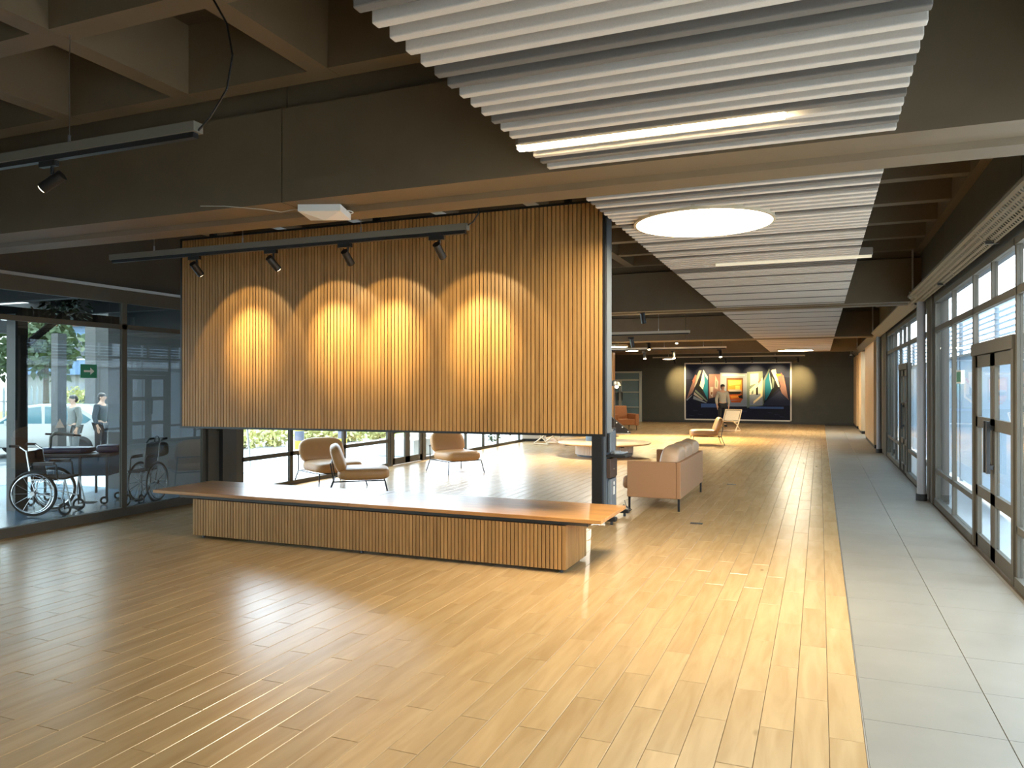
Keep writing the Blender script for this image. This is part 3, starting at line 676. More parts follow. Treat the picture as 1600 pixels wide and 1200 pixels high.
# ================================================================== SOFA
t = thing('sofa', 'brown two seat sofa with tall thin sides and back turned to the aisle', 'sofa', (0, 0, 0))
sx0, sx1, sy0, sy1 = -2.47, -1.735, 10.32, 12.42
MB().box(sx1 - 0.06, sy0, 0.17, sx1, sy1, 0.665).build('back_panel', SOFAM, t, bevel=0.01)
MB().box(sx0, sy0, 0.17, sx1 - 0.062, sy0 + 0.06, 0.665).build('side_panel', SOFAM, t, bevel=0.01)
MB().box(sx0, sy1 - 0.06, 0.17, sx1 - 0.062, sy1, 0.665).build('side_panel', SOFAM, t, bevel=0.01)
MB().box(sx0 + 0.02, sy0 + 0.062, 0.17, sx1 - 0.062, sy1 - 0.062, 0.26).build('seat_base', SOFAM, t)
for k in range(2):
    y = sy0 + 0.07 + k * 0.985
    MB().puff((-2.21, y + 0.49, 0.35), (0.72, 0.97, 0.19), 0.35, 0.2).build('seat_cushion', SOFAM, t, smooth='all')
for k in range(3):
    y = sy0 + 0.07 + k * 0.655
    M = Matrix.Translation((-1.92, y + 0.32, 0.64)) @ Matrix.Rotation(math.radians(12), 4, 'Y')
    MB().puff((0, 0, 0), (0.26, 0.66, 0.46), 0.55, 0.3, M=M).build('back_cushion', mat('pale_brown_leather', (0.52, 0.33, 0.20), 0.4, noise_amt=0.1, nscale=9), t, smooth='all')
for (x, y) in ((sx0 + 0.03, sy0 + 0.03), (sx1 - 0.03, sy0 + 0.03), (sx1 - 0.03, sy1 - 0.03), (sx0 + 0.03, sy1 - 0.03)):
    MB().box(x - 0.014, y - 0.014, 0, x + 0.014, y + 0.014, 0.17).build('leg', BLACK, t)
o = MB().tube([(-2.50, 10.30, 0.12), (-2.46, 10.27, 0.03), (-2.40, 10.2, 0.008), (-2.44, 10.1, 0.008), (-2.38, 9.98, 0.008), (-2.33, 10.0, 0.05), (-2.45, 10.05, 0.10), (-2.52, 10.1, 0.008)], 0.005).build('power_cord', DGREY); tag(o, 'thin loose power cord on floor by the sofa near leg', 'cord')

# ================================================================== LOUNGE CHAIRS
def lounge_chair(label, loc, rz):
    """faces local +x"""
    t = thing('lounge_chair', label, 'chair', loc, rz, 'tan lounge chairs')
    MB().puff((0.08, 0, 0.335), (0.80, 0.76, 0.20), 0.5, 0.45, nu=32).build('seat', LEATHER, t, smooth='all')
    M = Matrix.Translation((-0.31, 0, 0.57)) @ Matrix.Rotation(math.radians(-20), 4, 'Y')
    MB().puff((0, 0, 0), (0.17, 0.74, 0.46), 0.6, 0.5, M=M, nu=32).build('backrest', LEATHER, t, smooth='all')
    for s_ in (-1, 1):
        MB().tube([(-0.46, s_ * 0.40, 0.0), (-0.37, s_ * 0.36, 0.24), (-0.42, s_ * 0.34, 0.52)], 0.010, 8).build('leg', BLACK, t, smooth=True)
        MB().tube([(0.46, s_ * 0.40, 0.0), (0.40, s_ * 0.36, 0.25)], 0.010, 8).build('leg', BLACK, t, smooth=True)
        MB().tube([(-0.37, s_ * 0.36, 0.235), (0.40, s_ * 0.36, 0.245)], 0.010, 8).build('side_rail', BLACK, t, smooth=True)
    for (x, z) in ((-0.37, 0.235), (0.40, 0.245), (-0.42, 0.50)):
        MB().tube([(x, -0.36, z), (x, 0.36, z)], 0.009, 8).build('cross_rail', BLACK, t, smooth=True)
    return t
def face(vr, vf):   # heading from camera-right / camera-forward components
    return math.atan2(vr * sth + vf * cth, vr * cth - vf * sth)
ch = lounge_chair('tan lounge chair beside the left windows, behind another tan chair', tuple(at_z(516, 757)), face(0.62, -0.78))
ch.scale = (1.12, 1.10, 1.0)
c2 = dup(ch, tuple(at_z(560, 771)), face(0.975, 0.20), 'tan lounge chair seen side on, nearest the bench')
c3 = dup(ch, tuple(at_z(711, 737)), face(0.55, -0.83), 'tan lounge chair alone, right of the pair by the left windows')
c4 = dup(ch, tuple(at_z(1104, 694)), math.radians(180 + 14), 'tan lounge chair beyond the sofa, facing left')
for c_ in (c2, c3, c4): c_.scale = (1, 1, 1)
# woven cane lounge chairs
def cane_chair(label, loc, rz):
    t = thing('cane_chair', label, 'chair', loc, rz, 'cane lounge chairs')
    for s_ in (-1, 1):
        y = s_ * 0.31
        MB().tube([(-0.50, y, 0.80), (-0.22, y, 0.33), (0.12, y, 0.02)], 0.022, 8).build('side_frame', PALEW, t, smooth=True)
        MB().tube([(0.34, y, 0.40), (0.0, y, 0.28), (-0.38, y, 0.02)], 0.022, 8).build('leg', PALEW, t, smooth=True)
        MB().tube([(-0.38, y, 0.022), (0.14, y, 0.022)], 0.018, 8).build('floor_rail', PALEW, t, smooth=True)
    for (x, z) in ((-0.50, 0.80), (-0.24, 0.36), (0.34, 0.40), (0.12, 0.03), (-0.36, 0.03)): MB().tube([(x, -0.31, z), (x, 0.31, z)], 0.018, 8).build('cross_rail', PALEW, t, smooth=True)
    M = Matrix.Translation((-0.365, 0, 0.585)) @ Matrix.Rotation(math.radians(-31), 4, 'Y'); MB().box(-0.008, -0.27, -0.21, 0.008, 0.27, 0.21, M).build('cane_back', CANE, t)
    M = Matrix.Translation((0.06, 0, 0.37)) @ Matrix.Rotation(math.radians(-6), 4, 'Y'); MB().box(-0.27, -0.27, -0.008, 0.27, 0.27, 0.008, M).build('cane_seat', CANE, t)
    return t
cc = cane_chair('pale wooden cane chair in front of the mural', tuple(at_z(1138, 674)), face(-0.62, -0.78))
dup(cc, tuple(at_z(860, 694)), face(0.75, -0.5), 'pale wooden chair half hidden behind the round table')
# cognac armchairs
def armchair(label, loc, rz):
    t = thing('armchair', label, 'armchair', loc, rz, 'cognac armchairs')
    MB().box(-0.42, -0.34, 0.20, 0.40, 0.34, 0.42).build('seat', COGNAC, t, bevel=0.03)
    for s_ in (-1, 1): MB().box(-0.42, s_ * 0.42 - 0.075, 0.18, 0.42, s_ * 0.42 + 0.075, 0.62).build('armrest', COGNAC, t, bevel=0.02)
    M = Matrix.Translation((-0.40, 0, 0.56)) @ Matrix.Rotation(math.radians(-14), 4, 'Y'); MB().box(-0.09, -0.34, -0.22, 0.09, 0.34, 0.36, M).build('backrest', COGNAC, t, bevel=0.03)
    for x in (-0.36, 0.36):
        for y in (-0.42, 0.42): MB().cyl((x, y, 0), (x, y, 0.19), 0.013, 8, 0.02).build('leg', mat('dark_leg', (0.09, 0.03, 0.012), 0.4), t)
    return t
ac = armchair('cognac armchair half hidden behind the right edge of the slatted panel', tuple(at_z(973, 671.5)), face(0.25, -0.95))
dup(ac, tuple(at_z(888, 681)), face(0.3, -0.95), 'cognac armchair seen below the panel behind the round table')
# sloping black display with white studs beside the armchair
t = thing('sloping_display', 'black sloping floor display with white studs by the cognac armchair', 'display', tuple(at_z(963, 677)), face(0.95, -0.2))
MB().prism([(-0.5, 0.0), (0.50, 0.0), (0.50, 0.05), (-0.42, 0.80), (-0.5, 0.80)], -0.2, 0.2, Matrix.Rotation(PI / 2, 4, 'X')).build('body', BLACK, t, bevel=0.006)
for k in range(3):
    x = 0.43 - k * 0.2; MB().puff((x, -0.21, 0.07 + k * 0.16), (0.05, 0.04, 0.05), 1, 1, nu=10, nv=6).build('stud', WHITE, t, smooth='all')
MB().box(-0.5, -0.215, 0.0, 0.52, -0.2, 0.02).build('edge_strip', ALU, t)

# ================================================================== ROUND TABLE WITH POT
qc = at_z(944, 712); t = thing('round_coffee_table', 'round oak coffee table on a white ribbed drum, carrying a blue pot', 'table', (qc.x, qc.y, 0))
MB().lathe([(0, 0.30), (1.10, 0.30), (1.13, 0.33), (1.10, 0.345), (0, 0.345)], n=64).build('tabletop', mat('table_oak', (0.60, 0.40, 0.21), 0.35, noise_amt=0.2, nscale=5, stretch=(1, 6, 1)), t, smooth=True)
MB().lathe([(0.0, 0.05), (0.68, 0.05), (0.68, 0.30)], n=64).build('drum', mat('drum_groove', (0.45, 0.38, 0.30), 0.6), t)
rib = MB().box(-0.022, -0.012, 0.05, 0.022, 0.02, 0.30).mesh('drum_slat', mat('drum_slat_pale', (0.66, 0.56, 0.45), 0.5))
for k in range(84):
    a = 2 * PI * k / 84; inst('drum_slat', rib, t, (0.69 * math.cos(a), 0.69 * math.sin(a), 0), (0, 0, a + PI / 2))
MB().lathe([(0, 0), (0.66, 0), (0.66, 0.05), (0, 0.05)], n=48).build('plinth', BLACK, t)
for a in (0.6, 2.2, 3.9, 5.4): MB().box(0.66, -0.03, 0.27, 1.05, 0.03, 0.298, Matrix.Rotation(a, 4, 'Z')).build('bracket', BLACK, t)
q = at_d(918, 693, qc.y * 0 + 17.8)
o = MB().lathe([(0, 0), (0.19, 0), (0.21, 0.34), (0.19, 0.34), (0.18, 0.30), (0, 0.30)], n=32).build('plant_pot', SLATE, None, smooth=True, loc=(qc.x - 0.32, qc.y + 0.18, 0.345)); tag(o, 'slate blue round pot standing on the round table', 'pot')
# slatted counter
q = at_z(826, 689.3)
t = thing('slatted_counter', 'pale slatted counter at the far end of the left windows', 'counter', (q.x, q.y + 0.3, 0), face(1, 0.0))
MB().box(-0.30, -0.3, 0, 0.36, 0.6, 0.08).build('plinth', BLACK, t); MB().box(-0.32, -0.30, 0.08, 0.42, 0.62, 0.95).build('core', PLY, t)
sm = MB().box(0, -0.02, 0.08, 0.036, 0.0, 0.95).mesh('slat', MT['drum_slat_pale'])
for k in range(18): inst('slat', sm, t, (-0.32 + 0.0415 * k, -0.30, 0))
MB().box(-0.36, -0.34, 0.95, 0.46, 0.66, 0.99).build('worktop', PLY, t)
# timber-clad column and floor lamp
q = at_d(955.5, 640, 28.5)
t = thing('timber_column', 'warm timber clad column beside the slatted panel edge', 'column', (q.x, q.y, 0))
MB().box(-0.16, -0.16, 0, 0.10, 0.16, 2.95).build('cladding', SLAT, t, bevel=0.01); MB().box(-0.18, -0.18, 0, 0.12, 0.18, 0.08).build('base', BLACK, t)
q = at_d(961, 601, 25.5); t = thing('floor_lamp', 'black dome lamp beside the right edge of the slatted panel', 'lamp', (q.x, q.y, 0))
MB().lathe([(0.0, 1.90), (0.06, 1.895), (0.16, 1.83), (0.22, 1.70), (0.215, 1.70), (0.15, 1.80), (0, 1.85)], n=28).build('lamp_shade', BLACK, t, smooth=True)
MB().puff((0.06, 0, 1.68), (0.12, 0.12, 0.13), 1, 1, nu=14, nv=8).build('bulb', mat('bulb_glow', (1, 0.9, 0.7), 0.4, emit=(1, 0.8, 0.5), es=14.0), t, smooth='all')
MB().cyl((-0.02, 0, 0.02), (-0.02, 0, 1.85), 0.012, 8).build('pole', BLACK, t); MB().cyl((-0.02, 0, 0), (-0.02, 0, 0.025), 0.15, 24).build('base', BLACK, t)

# ================================================================== FAR MURAL (flat print)
def mural():
    y = YF - 0.05
    a = at_y(1069.5, 567.5, y); b_ = at_y(1237, 657.5, y)
    x0, x1, z1, z0 = a.x, b_.x, 2.775, 0.115
    t = thing('framed_mural', 'wide dark blue framed mural of open picture boards on the far wall', 'picture', ((x0 + x1) / 2, y, 0))
    w_ = (x1 - x0) / 2
    fm = mat('mural_frame', (0.78, 0.76, 0.70), 0.5)
    for (u0, u1, v0, v1) in ((-w_, w_, z0, z0 + 0.06), (-w_, w_, z1 - 0.06, z1), (-w_, -w_ + 0.06, z0, z1), (w_ - 0.06, w_, z0, z1)):
        MB().box(u0, -0.03, v0, u1, 0.04, v1).build('frame_bar', fm, t)
    cols = {'n': (0.010, 0.013, 0.032), 'n2': (0.02, 0.028, 0.065), 'b': (0.05, 0.105, 0.30), 'lb': (0.22, 0.27, 0.36), 'g': (0.32, 0.30, 0.29), 'w': (0.62, 0.60, 0.53), 'te': (0.01, 0.13, 0.22),
            'lt': (0.28, 0.42, 0.45), 'k': (0.008, 0.010, 0.012), 'p': (0.42, 0.14, 0.12), 'm': (0.20, 0.12, 0.12), 'o': (0.58, 0.23, 0.03), 'oy': (0.75, 0.42, 0.10), 'r': (0.42, 0.09, 0.025), 'cr': (0.75, 0.66, 0.45), 'gr': (0.14, 0.19, 0.17), 'br': (0.12, 0.055, 0.03)}
    keys = list(cols); ms = [mat('print_' + k, cols[k], 0.6, spec=0.15) for k in keys]
    m = MB(); lay = [0]
    # print coordinates: column 0..168, row 0..90 over the print area
    sx, sz = (x1 - x0) / 168.0, (z1 - z0) / 90.0
    def P(k, pts):
        lay[0] += 1; m.mi = keys.index(k); yy = -0.002 - 0.00025 * lay[0]
        f = [(-w_ + u * sx, yy, z1 - v * sz) for u, v in pts]
        m.add(f, [tuple(range(len(f)))])
    P('n', [(0, 0), (168, 0), (168, 90), (0, 90)]); P('n2', [(0, 0), (168, 0), (168, 24), (120, 20), (60, 22), (0, 26)])
    # left boards
    P('m', [(3, 58), (17, 20), (20, 19), (19, 34), (13, 47)]); P('p', [(13, 28), (18, 18), (19, 24), (15, 33)]); P('lb', [(3, 58), (13, 50), (12, 52), (4, 60)])
    P('gr', [(16, 40), (27, 12), (24, 12), (19, 22)]); P('g', [(16, 38), (24, 12), (28, 12), (18, 38)]); P('k', [(17, 38), (27, 20), (30, 48), (36, 56)])
    P('w', [(25, 36), (31, 11), (36, 26), (34, 46), (30, 42)]); P('te', [(31, 13), (38, 24), (38, 58), (30, 42), (33, 30)]); P('lt', [(31, 11), (38, 22), (38, 27), (33, 20)])
    P('g', [(16, 46), (31, 58), (28, 58), (15, 50)]); P('lb', [(15, 52), (37, 63), (34, 63), (14, 57)]); P('gr', [(18, 42), (38, 60), (36, 61), (17, 45)])
    P('b', [(27, 64), (55, 64), (55, 70), (27, 70)])
    # middle panels
    P('m', [(40, 18), (58, 18), (58, 52), (40, 56)]); P('g', [(50, 20), (55, 30), (54, 42), (49, 40)]); P('gr', [(51, 28), (53, 30), (53, 38), (51, 38)]); P('g', [(42, 38), (47, 38), (46, 55), (42, 50)]); P('br', [(43, 46), (46, 46), (45, 50), (43, 50)])
    P('lb', [(58, 16), (100, 17), (100, 68), (58, 68)]); P('w', [(61, 18), (97, 19), (97, 21), (61, 21)]); P('br', [(68, 24), (94, 24), (94, 56), (68, 56)])
    P('o', [(70, 27), (92, 27), (92, 44), (70, 44)]); P('oy', [(71, 28), (91, 28), (90, 34), (72, 36)]); P('oy', [(82, 36), (89, 36), (89, 42), (82, 42)]); P('g', [(71, 42), (90, 42), (92, 45), (72, 46)])
    P('k', [(71, 45), (91, 45), (88, 50), (74, 50)]); P('r', [(70, 50), (92, 49), (93, 58), (72, 58)]); P('o', [(74, 52), (86, 51), (88, 54), (76, 56)]); P('k', [(86, 52), (92, 50), (93, 56), (88, 55)]); P('r', [(74, 59), (92, 58), (90, 62), (76, 62)])
    P('gr', [(100, 15), (124, 14), (126, 66), (100, 70)])
    P('lb', [(104, 48), (124, 48), (124, 66), (104, 66)]); P('cr', [(105, 18), (118, 17), (118, 32), (105, 36)]); P('gr', [(105, 36), (112, 33), (112, 38), (105, 42)])
    P('cr', [(104, 42), (122, 27), (124, 28), (106, 44)]); P('w', [(104, 44), (121, 32), (121, 48), (104, 50)]); P('gr', [(107, 46), (110, 42), (110, 48), (107, 50)]); P('k', [(114, 40), (117, 37), (117, 50), (114, 50)])
    P('cr', [(121, 26), (124, 24), (124, 52), (110, 64), (110, 60), (121, 51)]); P('p', [(117, 30), (121, 24), (122, 28), (118, 33)])
    # right boards
    P('gr', [(124, 30), (134, 10), (135, 12), (128, 28), (127, 60)]); P('te', [(128, 28), (134, 15), (138, 34), (139, 40), (130, 58), (128, 58)]); P('lt', [(134, 14), (139, 40), (137, 42), (135, 28)])
    P('k', [(136, 14), (150, 38), (128, 60), (139, 42)]); P('gr', [(138, 22), (142, 28), (141, 40), (139, 36)]); P('w', [(137, 13), (144, 12), (150, 38), (148, 38)]); P('cr', [(138, 12), (144, 11), (145, 17), (140, 18)])
    P('o', [(144, 18), (152, 18), (155, 30), (148, 28)]); P('m', [(147, 22), (156, 20), (163, 56), (156, 54)]); P('p', [(152, 16), (156, 22), (160, 40), (157, 34)]); P('m', [(150, 38), (160, 44), (164, 58), (154, 50)])
    P('lb', [(128, 60), (150, 44), (150, 62), (126, 63)]) if False else P('n2', [(128, 61), (150, 44), (166, 60), (166, 66), (124, 66)])
    P('b', [(104, 68), (156, 68), (156, 71), (104, 71)]); P('n2', [(80, 74), (100, 74), (100, 77), (80, 77)])
    for (u, v) in ((14, 74), (22, 80), (8, 82), (132, 76), (142, 79), (150, 82)): P('n2', [(u, v), (u + 8, v + 1), (u + 8, v + 2), (u, v + 1.5)])
    m.build('print', ms, t)
mural()
# faint raised letters beside the mural (illegible in the photograph): three small relief marks are left out

# ================================================================== FLOOR FITTINGS
for (p, rz, lab) in ((at_z(1143, 757), 0.0, 'dark floor outlet strip farther from the bench, right of the sofa'), (at_z(1088, 818), 0.0, 'dark floor outlet strip nearer the bench')):
    o = MB().box(-0.075, -0.04, 0, 0.075, 0.04, 0.006).build('floor_outlet', DGREY, None, loc=(p.x, p.y, 0), bevel=0.002); o.rotation_euler = (0, 0, rz); tag(o, lab, 'outlet')
    MB().box(-0.06, -0.03, 0.006, 0.06, 0.03, 0.008).build('lid', mat('lid_grey', (0.2, 0.2, 0.2), 0.35, metal=0.8), o)
q = at_z(714, 735); o = MB().lathe([(0.0, 0.004), (0.10, 0.004), (0.115, 0.010), (0.125, 0.0)], n=28).build('floor_box', mat('floor_box_grey', (0.55, 0.57, 0.58), 0.3, metal=0.7), None, loc=(q.x + 0.15, q.y - 0.1, 0)); tag(o, 'round pale floor box under the lone tan chair', 'floor box')
# stickers on the glass; the left exit sign is a reflection built as a plate
t = thing('exit_sign', 'reflected green exit sign with white arrow, built as a plate on the left glass', 'sign', tuple(at_d(138.5, 580, 0)), 0)
v = ray(138.5, 580); k = (XL + 0.012) / v.x; q = Vector((0, 0, H)) + v * k; t.location = q
MB().box(0, -0.115, -0.085, 0.003, 0.115, 0.085).build('plate', GREEN, t)
m = MB(); yz = [(-0.07, -0.012), (0.02, -0.012), (0.02, -0.045), (0.075, 0.0), (0.02, 0.045), (0.02, 0.012), (-0.07, 0.012)]
m.add([(0.0045, y, z) for y, z in yz], [tuple(range(7))]); m.build('arrow', PAPER, t)
v = ray(93.5, 662); k = (XL + 0.012) / v.x; q = Vector((0, 0, H)) + v * k
m = MB(); m.add([(0, -0.06, -0.05), (0, 0.06, -0.05), (0, 0, 0.06), (0.002, -0.06, -0.05), (0.002, 0.06, -0.05), (0.002, 0, 0.06)], [(0, 2, 1), (3, 4, 5), (0, 1, 4, 3), (1, 2, 5, 4), (2, 0, 3, 5)])
o = m.build('triangle_sticker', PAPER, None, loc=q); tag(o, 'small white triangular sticker on the left glass', 'sticker')
v = ray(1498.5, 589); k = (XR + 0.04) / v.x; q = Vector((0, 0, H)) + v * k
t = thing('exit_sign', 'narrow green and white sign on the right window beside the doors', 'sign', q)
MB().box(-0.004, -0.16, -0.08, 0, 0.16, 0.08).build('plate', PAPER, t); MB().box(-0.006, -0.14, -0.06, -0.004, 0.14, 0.06).build('green_field', GREEN, t)

# ================================================================== HANGING PLANTS behind the panel
def hanging_plant(px, pylow, y, label, vines=7, spread=0.35):
    q = at_y(px, pylow, y)
    t = thing('hanging_plant', label, 'plant', (q.x, q.y, q.z), 0, 'plants hanging behind the panel'); rnd = random.Random(int(px))
    top = 2.3 - q.z
    MB().lathe([(0, top - 0.2), (0.14, top - 0.2), (0.18, top), (0, top)], n=16).cyl((0, 0, top), (0, 0, 4.325 - q.z), 0.004, 5).build('pot', mat('plant_pot_dark', (0.05, 0.05, 0.05), 0.6), t)
    m = MB()
    for i in range(vines):
        a = rnd.uniform(0, 2 * PI); r = rnd.uniform(0.05, spread); x, yv = r * math.cos(a), r * 0.5 * math.sin(a)
        low = 0.0 if i == 0 else rnd.uniform(0.03, 0.26)
        if i == 0: x = 0
        z = top
        while z > low:
            s_ = rnd.uniform(0.05, 0.09); b2 = rnd.uniform(0, 2 * PI); d = Vector((math.cos(b2), math.sin(b2), -0.5)) * s_ * 1.6; sd = Vector((-math.sin(b2), math.cos(b2), 0)) * s_ * 0.6; p0 = Vector((x, yv, z))
            m.add([p0, p0 + d * 0.5 + sd, p0 + d, p0 + d * 0.5 - sd], [(0, 1, 2, 3)])
            z -= 0.035
        m.cyl((x, yv, top), (x, yv, low), 0.003, 4)
    o = m.build('foliage', LEAF, t); o['kind'] = 'stuff'
hanging_plant(768, 692, 17.5, 'hanging plant whose vines reach lowest below the panel', 6, 0.2)
hanging_plant(795, 680, 18.2, 'hanging plant right of the longest vines below the panel', 6)
hanging_plant(612, 672, 14.5, 'hanging plant with tips just showing above the tan chairs', 5)
hanging_plant(350, 671, 8.9, 'hanging plant with tips showing by the dark left column', 5, 0.25)

# ================================================================== PEOPLE
def person(label, loc, rz, top, bottom, hgt=1.76, group=None, pose=0):
    """faces local -y; one continuous skinned body, clothing as separate shells"""
    t = thing('person', label, 'person', loc, rz, group); k = hgt / 1.76
    J = {}; V = []; E = []; R = []
    def j(n, p, r, par=None, r2=None):
        J[n] = len(V); V.append(tuple(c * k for c in p)); R.append((r * k, (r2 or r) * k))
        if par: E.append((J[par], J[n]))
    j('pelvis', (0, 0, 0.95), 0.135, None, 0.11); j('waist', (0, -0.01, 1.10), 0.125, 'pelvis', 0.10); j('chest', (0, -0.01, 1.30), 0.15, 'waist', 0.11); j('neck0', (0, 0, 1.46), 0.07, 'chest'); j('neck', (0, -0.02, 1.53), 0.052, 'neck0')
    j('jaw', (0, -0.045, 1.59), 0.062, 'neck'); j('head', (0, -0.045, 1.66), 0.078, 'jaw', 0.092); j('crown', (0, -0.035, 1.72), 0.058, 'head', 0.07)
    for s_ in (-1, 1):
        q = 'l' if s_ > 0 else 'r'
        j('sh' + q, (s_ * 0.17, 0, 1.42), 0.062, 'neck0'); j('el' + q, (s_ * 0.25, 0.03, 1.15), 0.044, 'sh' + q); j('wr' + q, (s_ * 0.24, -0.05, 0.91), 0.029, 'el' + q); j('pa' + q, (s_ * 0.235, -0.065, 0.83), 0.034, 'wr' + q, 0.02)
        for f, (dy, ln) in enumerate(((-0.028, 0.075), (-0.010, 0.085), (0.008, 0.08), (0.025, 0.06))):
            j('f%d%s' % (f, q), (s_ * 0.232, -0.07 + dy, 0.79), 0.0095, 'pa' + q); j('g%d%s' % (f, q), (s_ * 0.222, -0.075 + dy, 0.79 - ln), 0.008, 'f%d%s' % (f, q))
        j('t0' + q, (s_ * 0.215, -0.10, 0.85), 0.012, 'wr' + q); j('t1' + q, (s_ * 0.205, -0.12, 0.80), 0.009, 't0' + q)
        j('hip' + q, (s_ * 0.10, 0, 0.90), 0.095, 'pelvis'); j('kn' + q, (s_ * 0.11, -0.02 * s_, 0.50), 0.06, 'hip' + q); j('an' + q, (s_ * 0.11, 0.03, 0.10), 0.042, 'kn' + q); j('to' + q, (s_ * 0.12, -0.13, 0.04), 0.035, 'an' + q, 0.045)
    def skin(name, V, E, R, m, root, sub=2):
        me = bpy.data.meshes.new(name); me.from_pydata(V, E, []); me.materials.append(m)
        o = bpy.data.objects.new(name, me); C.objects.link(o); o.parent = t
        sk = o.modifiers.new('skin', 'SKIN'); sk.use_smooth_shade = True
        lay = me.skin_vertices[0] if me.skin_vertices else None
        if lay is None:
            bm = bmesh.new(); bm.from_mesh(me); bm.verts.layers.skin.verify(); bm.to_mesh(me); bm.free(); lay = me.skin_vertices[0]
        for i, r in enumerate(R): lay.data[i].radius = r; lay.data[i].use_root = (i == root)
        ss = o.modifiers.new('sub', 'SUBSURF'); ss.levels = sub; ss.render_levels = sub
        return o
    skin('body', V, E, R, SKIN, 0)
    def shell(name, chain, grow, m, root=0):
        idx = {}; V2 = []; E2 = []; R2 = []
        for n, par, fr in chain:
            p = Vector(V[J[n]]); r = R[J[n]]
            if fr < 1: p0 = Vector(V[J[par]]); p = p0.lerp(p, fr); r = tuple(R[J[par]][i] * (1 - fr) + r[i] * fr for i in (0, 1))
            idx[n] = len(V2); V2.append(tuple(p)); R2.append((r[0] + grow, r[1] + grow))
            if par: E2.append((idx[par], idx[n]))
        return skin(name, V2, E2, R2, m, root, 2)
    shell('sweater', [('pelvis', None, 1), ('waist', 'pelvis', 1), ('chest', 'waist', 1), ('neck0', 'chest', 1)] + [x for q in 'lr' for x in (('sh' + q, 'neck0', 1), ('el' + q, 'sh' + q, 1), ('wr' + q, 'el' + q, 0.95))], 0.024, top)
    shell('trousers', [('pelvis', None, 1)] + [x for q in 'lr' for x in (('hip' + q, 'pelvis', 1), ('kn' + q, 'hip' + q, 1), ('an' + q, 'kn' + q, 0.96))], 0.016, bottom)
    m = MB()
    for s_ in (-1, 1): m.puff((s_ * 0.115 * k, -0.05 * k, 0.045 * k), (0.10 * k, 0.28 * k, 0.09 * k), 0.6, 0.7, nu=14, nv=8)
    m.build('shoes', BLACKF, t, smooth='all')
    m = MB(); m.puff((0, -0.02 * k, 1.70 * k), (0.18 * k, 0.205 * k, 0.15 * k), 1, 1, nu=18, nv=10); m.puff((0, 0.025 * k, 1.655 * k), (0.175 * k, 0.14 * k, 0.17 * k), 1, 1, nu=16, nv=8)
    m.build('hair', HAIR, t, smooth='all')
    m = MB(); m.puff((0, -0.140 * k, 1.635 * k), (0.03 * k, 0.04 * k, 0.05 * k), 1, 1, nu=10, nv=6); m.build('nose', SKIN, t, smooth='all')
    m = MB()
    for s_ in (-1, 1): m.puff((s_ * 0.032 * k, -0.125 * k, 1.66 * k), (0.024 * k, 0.02 * k, 0.012 * k), 1, 1, nu=8, nv=6)
    m.build('eyes', HAIR, t, smooth='all')
    MB().puff((0, -0.123 * k, 1.595 * k), (0.05 * k, 0.02 * k, 0.012 * k), 1, 1, nu=10, nv=6).build('mouth', mat('lip', (0.35, 0.14, 0.11), 0.5), t, smooth='all')
    m = MB()
    for s_ in (-1, 1): m.puff((s_ * 0.088 * k, -0.035 * k, 1.64 * k), (0.02 * k, 0.04 * k, 0.06 * k), 1, 1, nu=8, nv=6)
    m.build('ears', SKIN, t, smooth='all')
    return t
q = at_y(1129, 600, 32.6)
person('person in a grey beige sweater and dark trousers standing before the mural', (q.x, q.y, 0), 0.35, KNIT, TROUS, 1.76)
q = at_d(158, 603, 20.0)
person('person in a dark jacket standing outside beyond the left glass', (q.x, q.y, -0.25), TH + 1.5, DARKTOP, TROUS, 1.76)
q = at_d(116, 603, 19.0)
person('person in light clothes outside, left of the one in dark jacket', (q.x, q.y, -0.25), TH - 0.6, mat('pale_shirt', (0.16, 0.16, 0.14), 0.8), mat('grey_trousers', (0.12, 0.13, 0.13), 0.8), 1.72)

# ================================================================== OUTSIDE LEFT
gl = MB().box(-60, -20, -0.42, -13.2, 60, -0.25).build('ground', mat('road_grey', (0.15, 0.155, 0.16), 0.7, noise_amt=0.15)); gl['kind'] = 'structure'
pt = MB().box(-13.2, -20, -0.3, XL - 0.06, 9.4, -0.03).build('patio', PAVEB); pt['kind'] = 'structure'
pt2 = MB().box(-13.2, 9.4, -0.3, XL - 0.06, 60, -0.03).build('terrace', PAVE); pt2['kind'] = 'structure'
o = MB().box(-11.15, 9.32, -0.03, XL - 0.2, 9.45, 3.04).build('patio_wall', PATIOW); o['kind'] = 'structure'
t = thing('pergola', 'dark timber canopy with posts over the patio outside the left glass', 'canopy', (0, 0, 0))
for (x0, x1) in ((-12.0, -10.4), (-10.4, -9.5), (-9.5, -8.62)): MB().box(x0, -3.9, 3.06, x1, 9.6, 3.12).build('roof_board', DARKWOOD, t)
for y in (-3.8, -1, 1.5, 3.6, 5.3, 7.0, 8.6): MB().box(-13.5, y - 0.06, 2.84, -8.66, y + 0.06, 3.06).build('rafter', DARKWOOD, t)
MB().box(-13.3, -3.9, 2.62, -13.1, 9.25, 2.84).build('beam', DARKWOOD, t); MB().box(-10.9, -3.9, 2.66, -10.75, 9.25, 2.84).build('beam', DARKWOOD, t)
for px_, d in ((27, 10.6), (92, 14.5)):
    q = at_d(px_, 603, d); MB().box(q.x - 0.09, q.y - 0.09, -0.03 if d < 13 else -0.25, q.x + 0.09, q.y + 0.09, 2.7).build('post', DGREY, t)

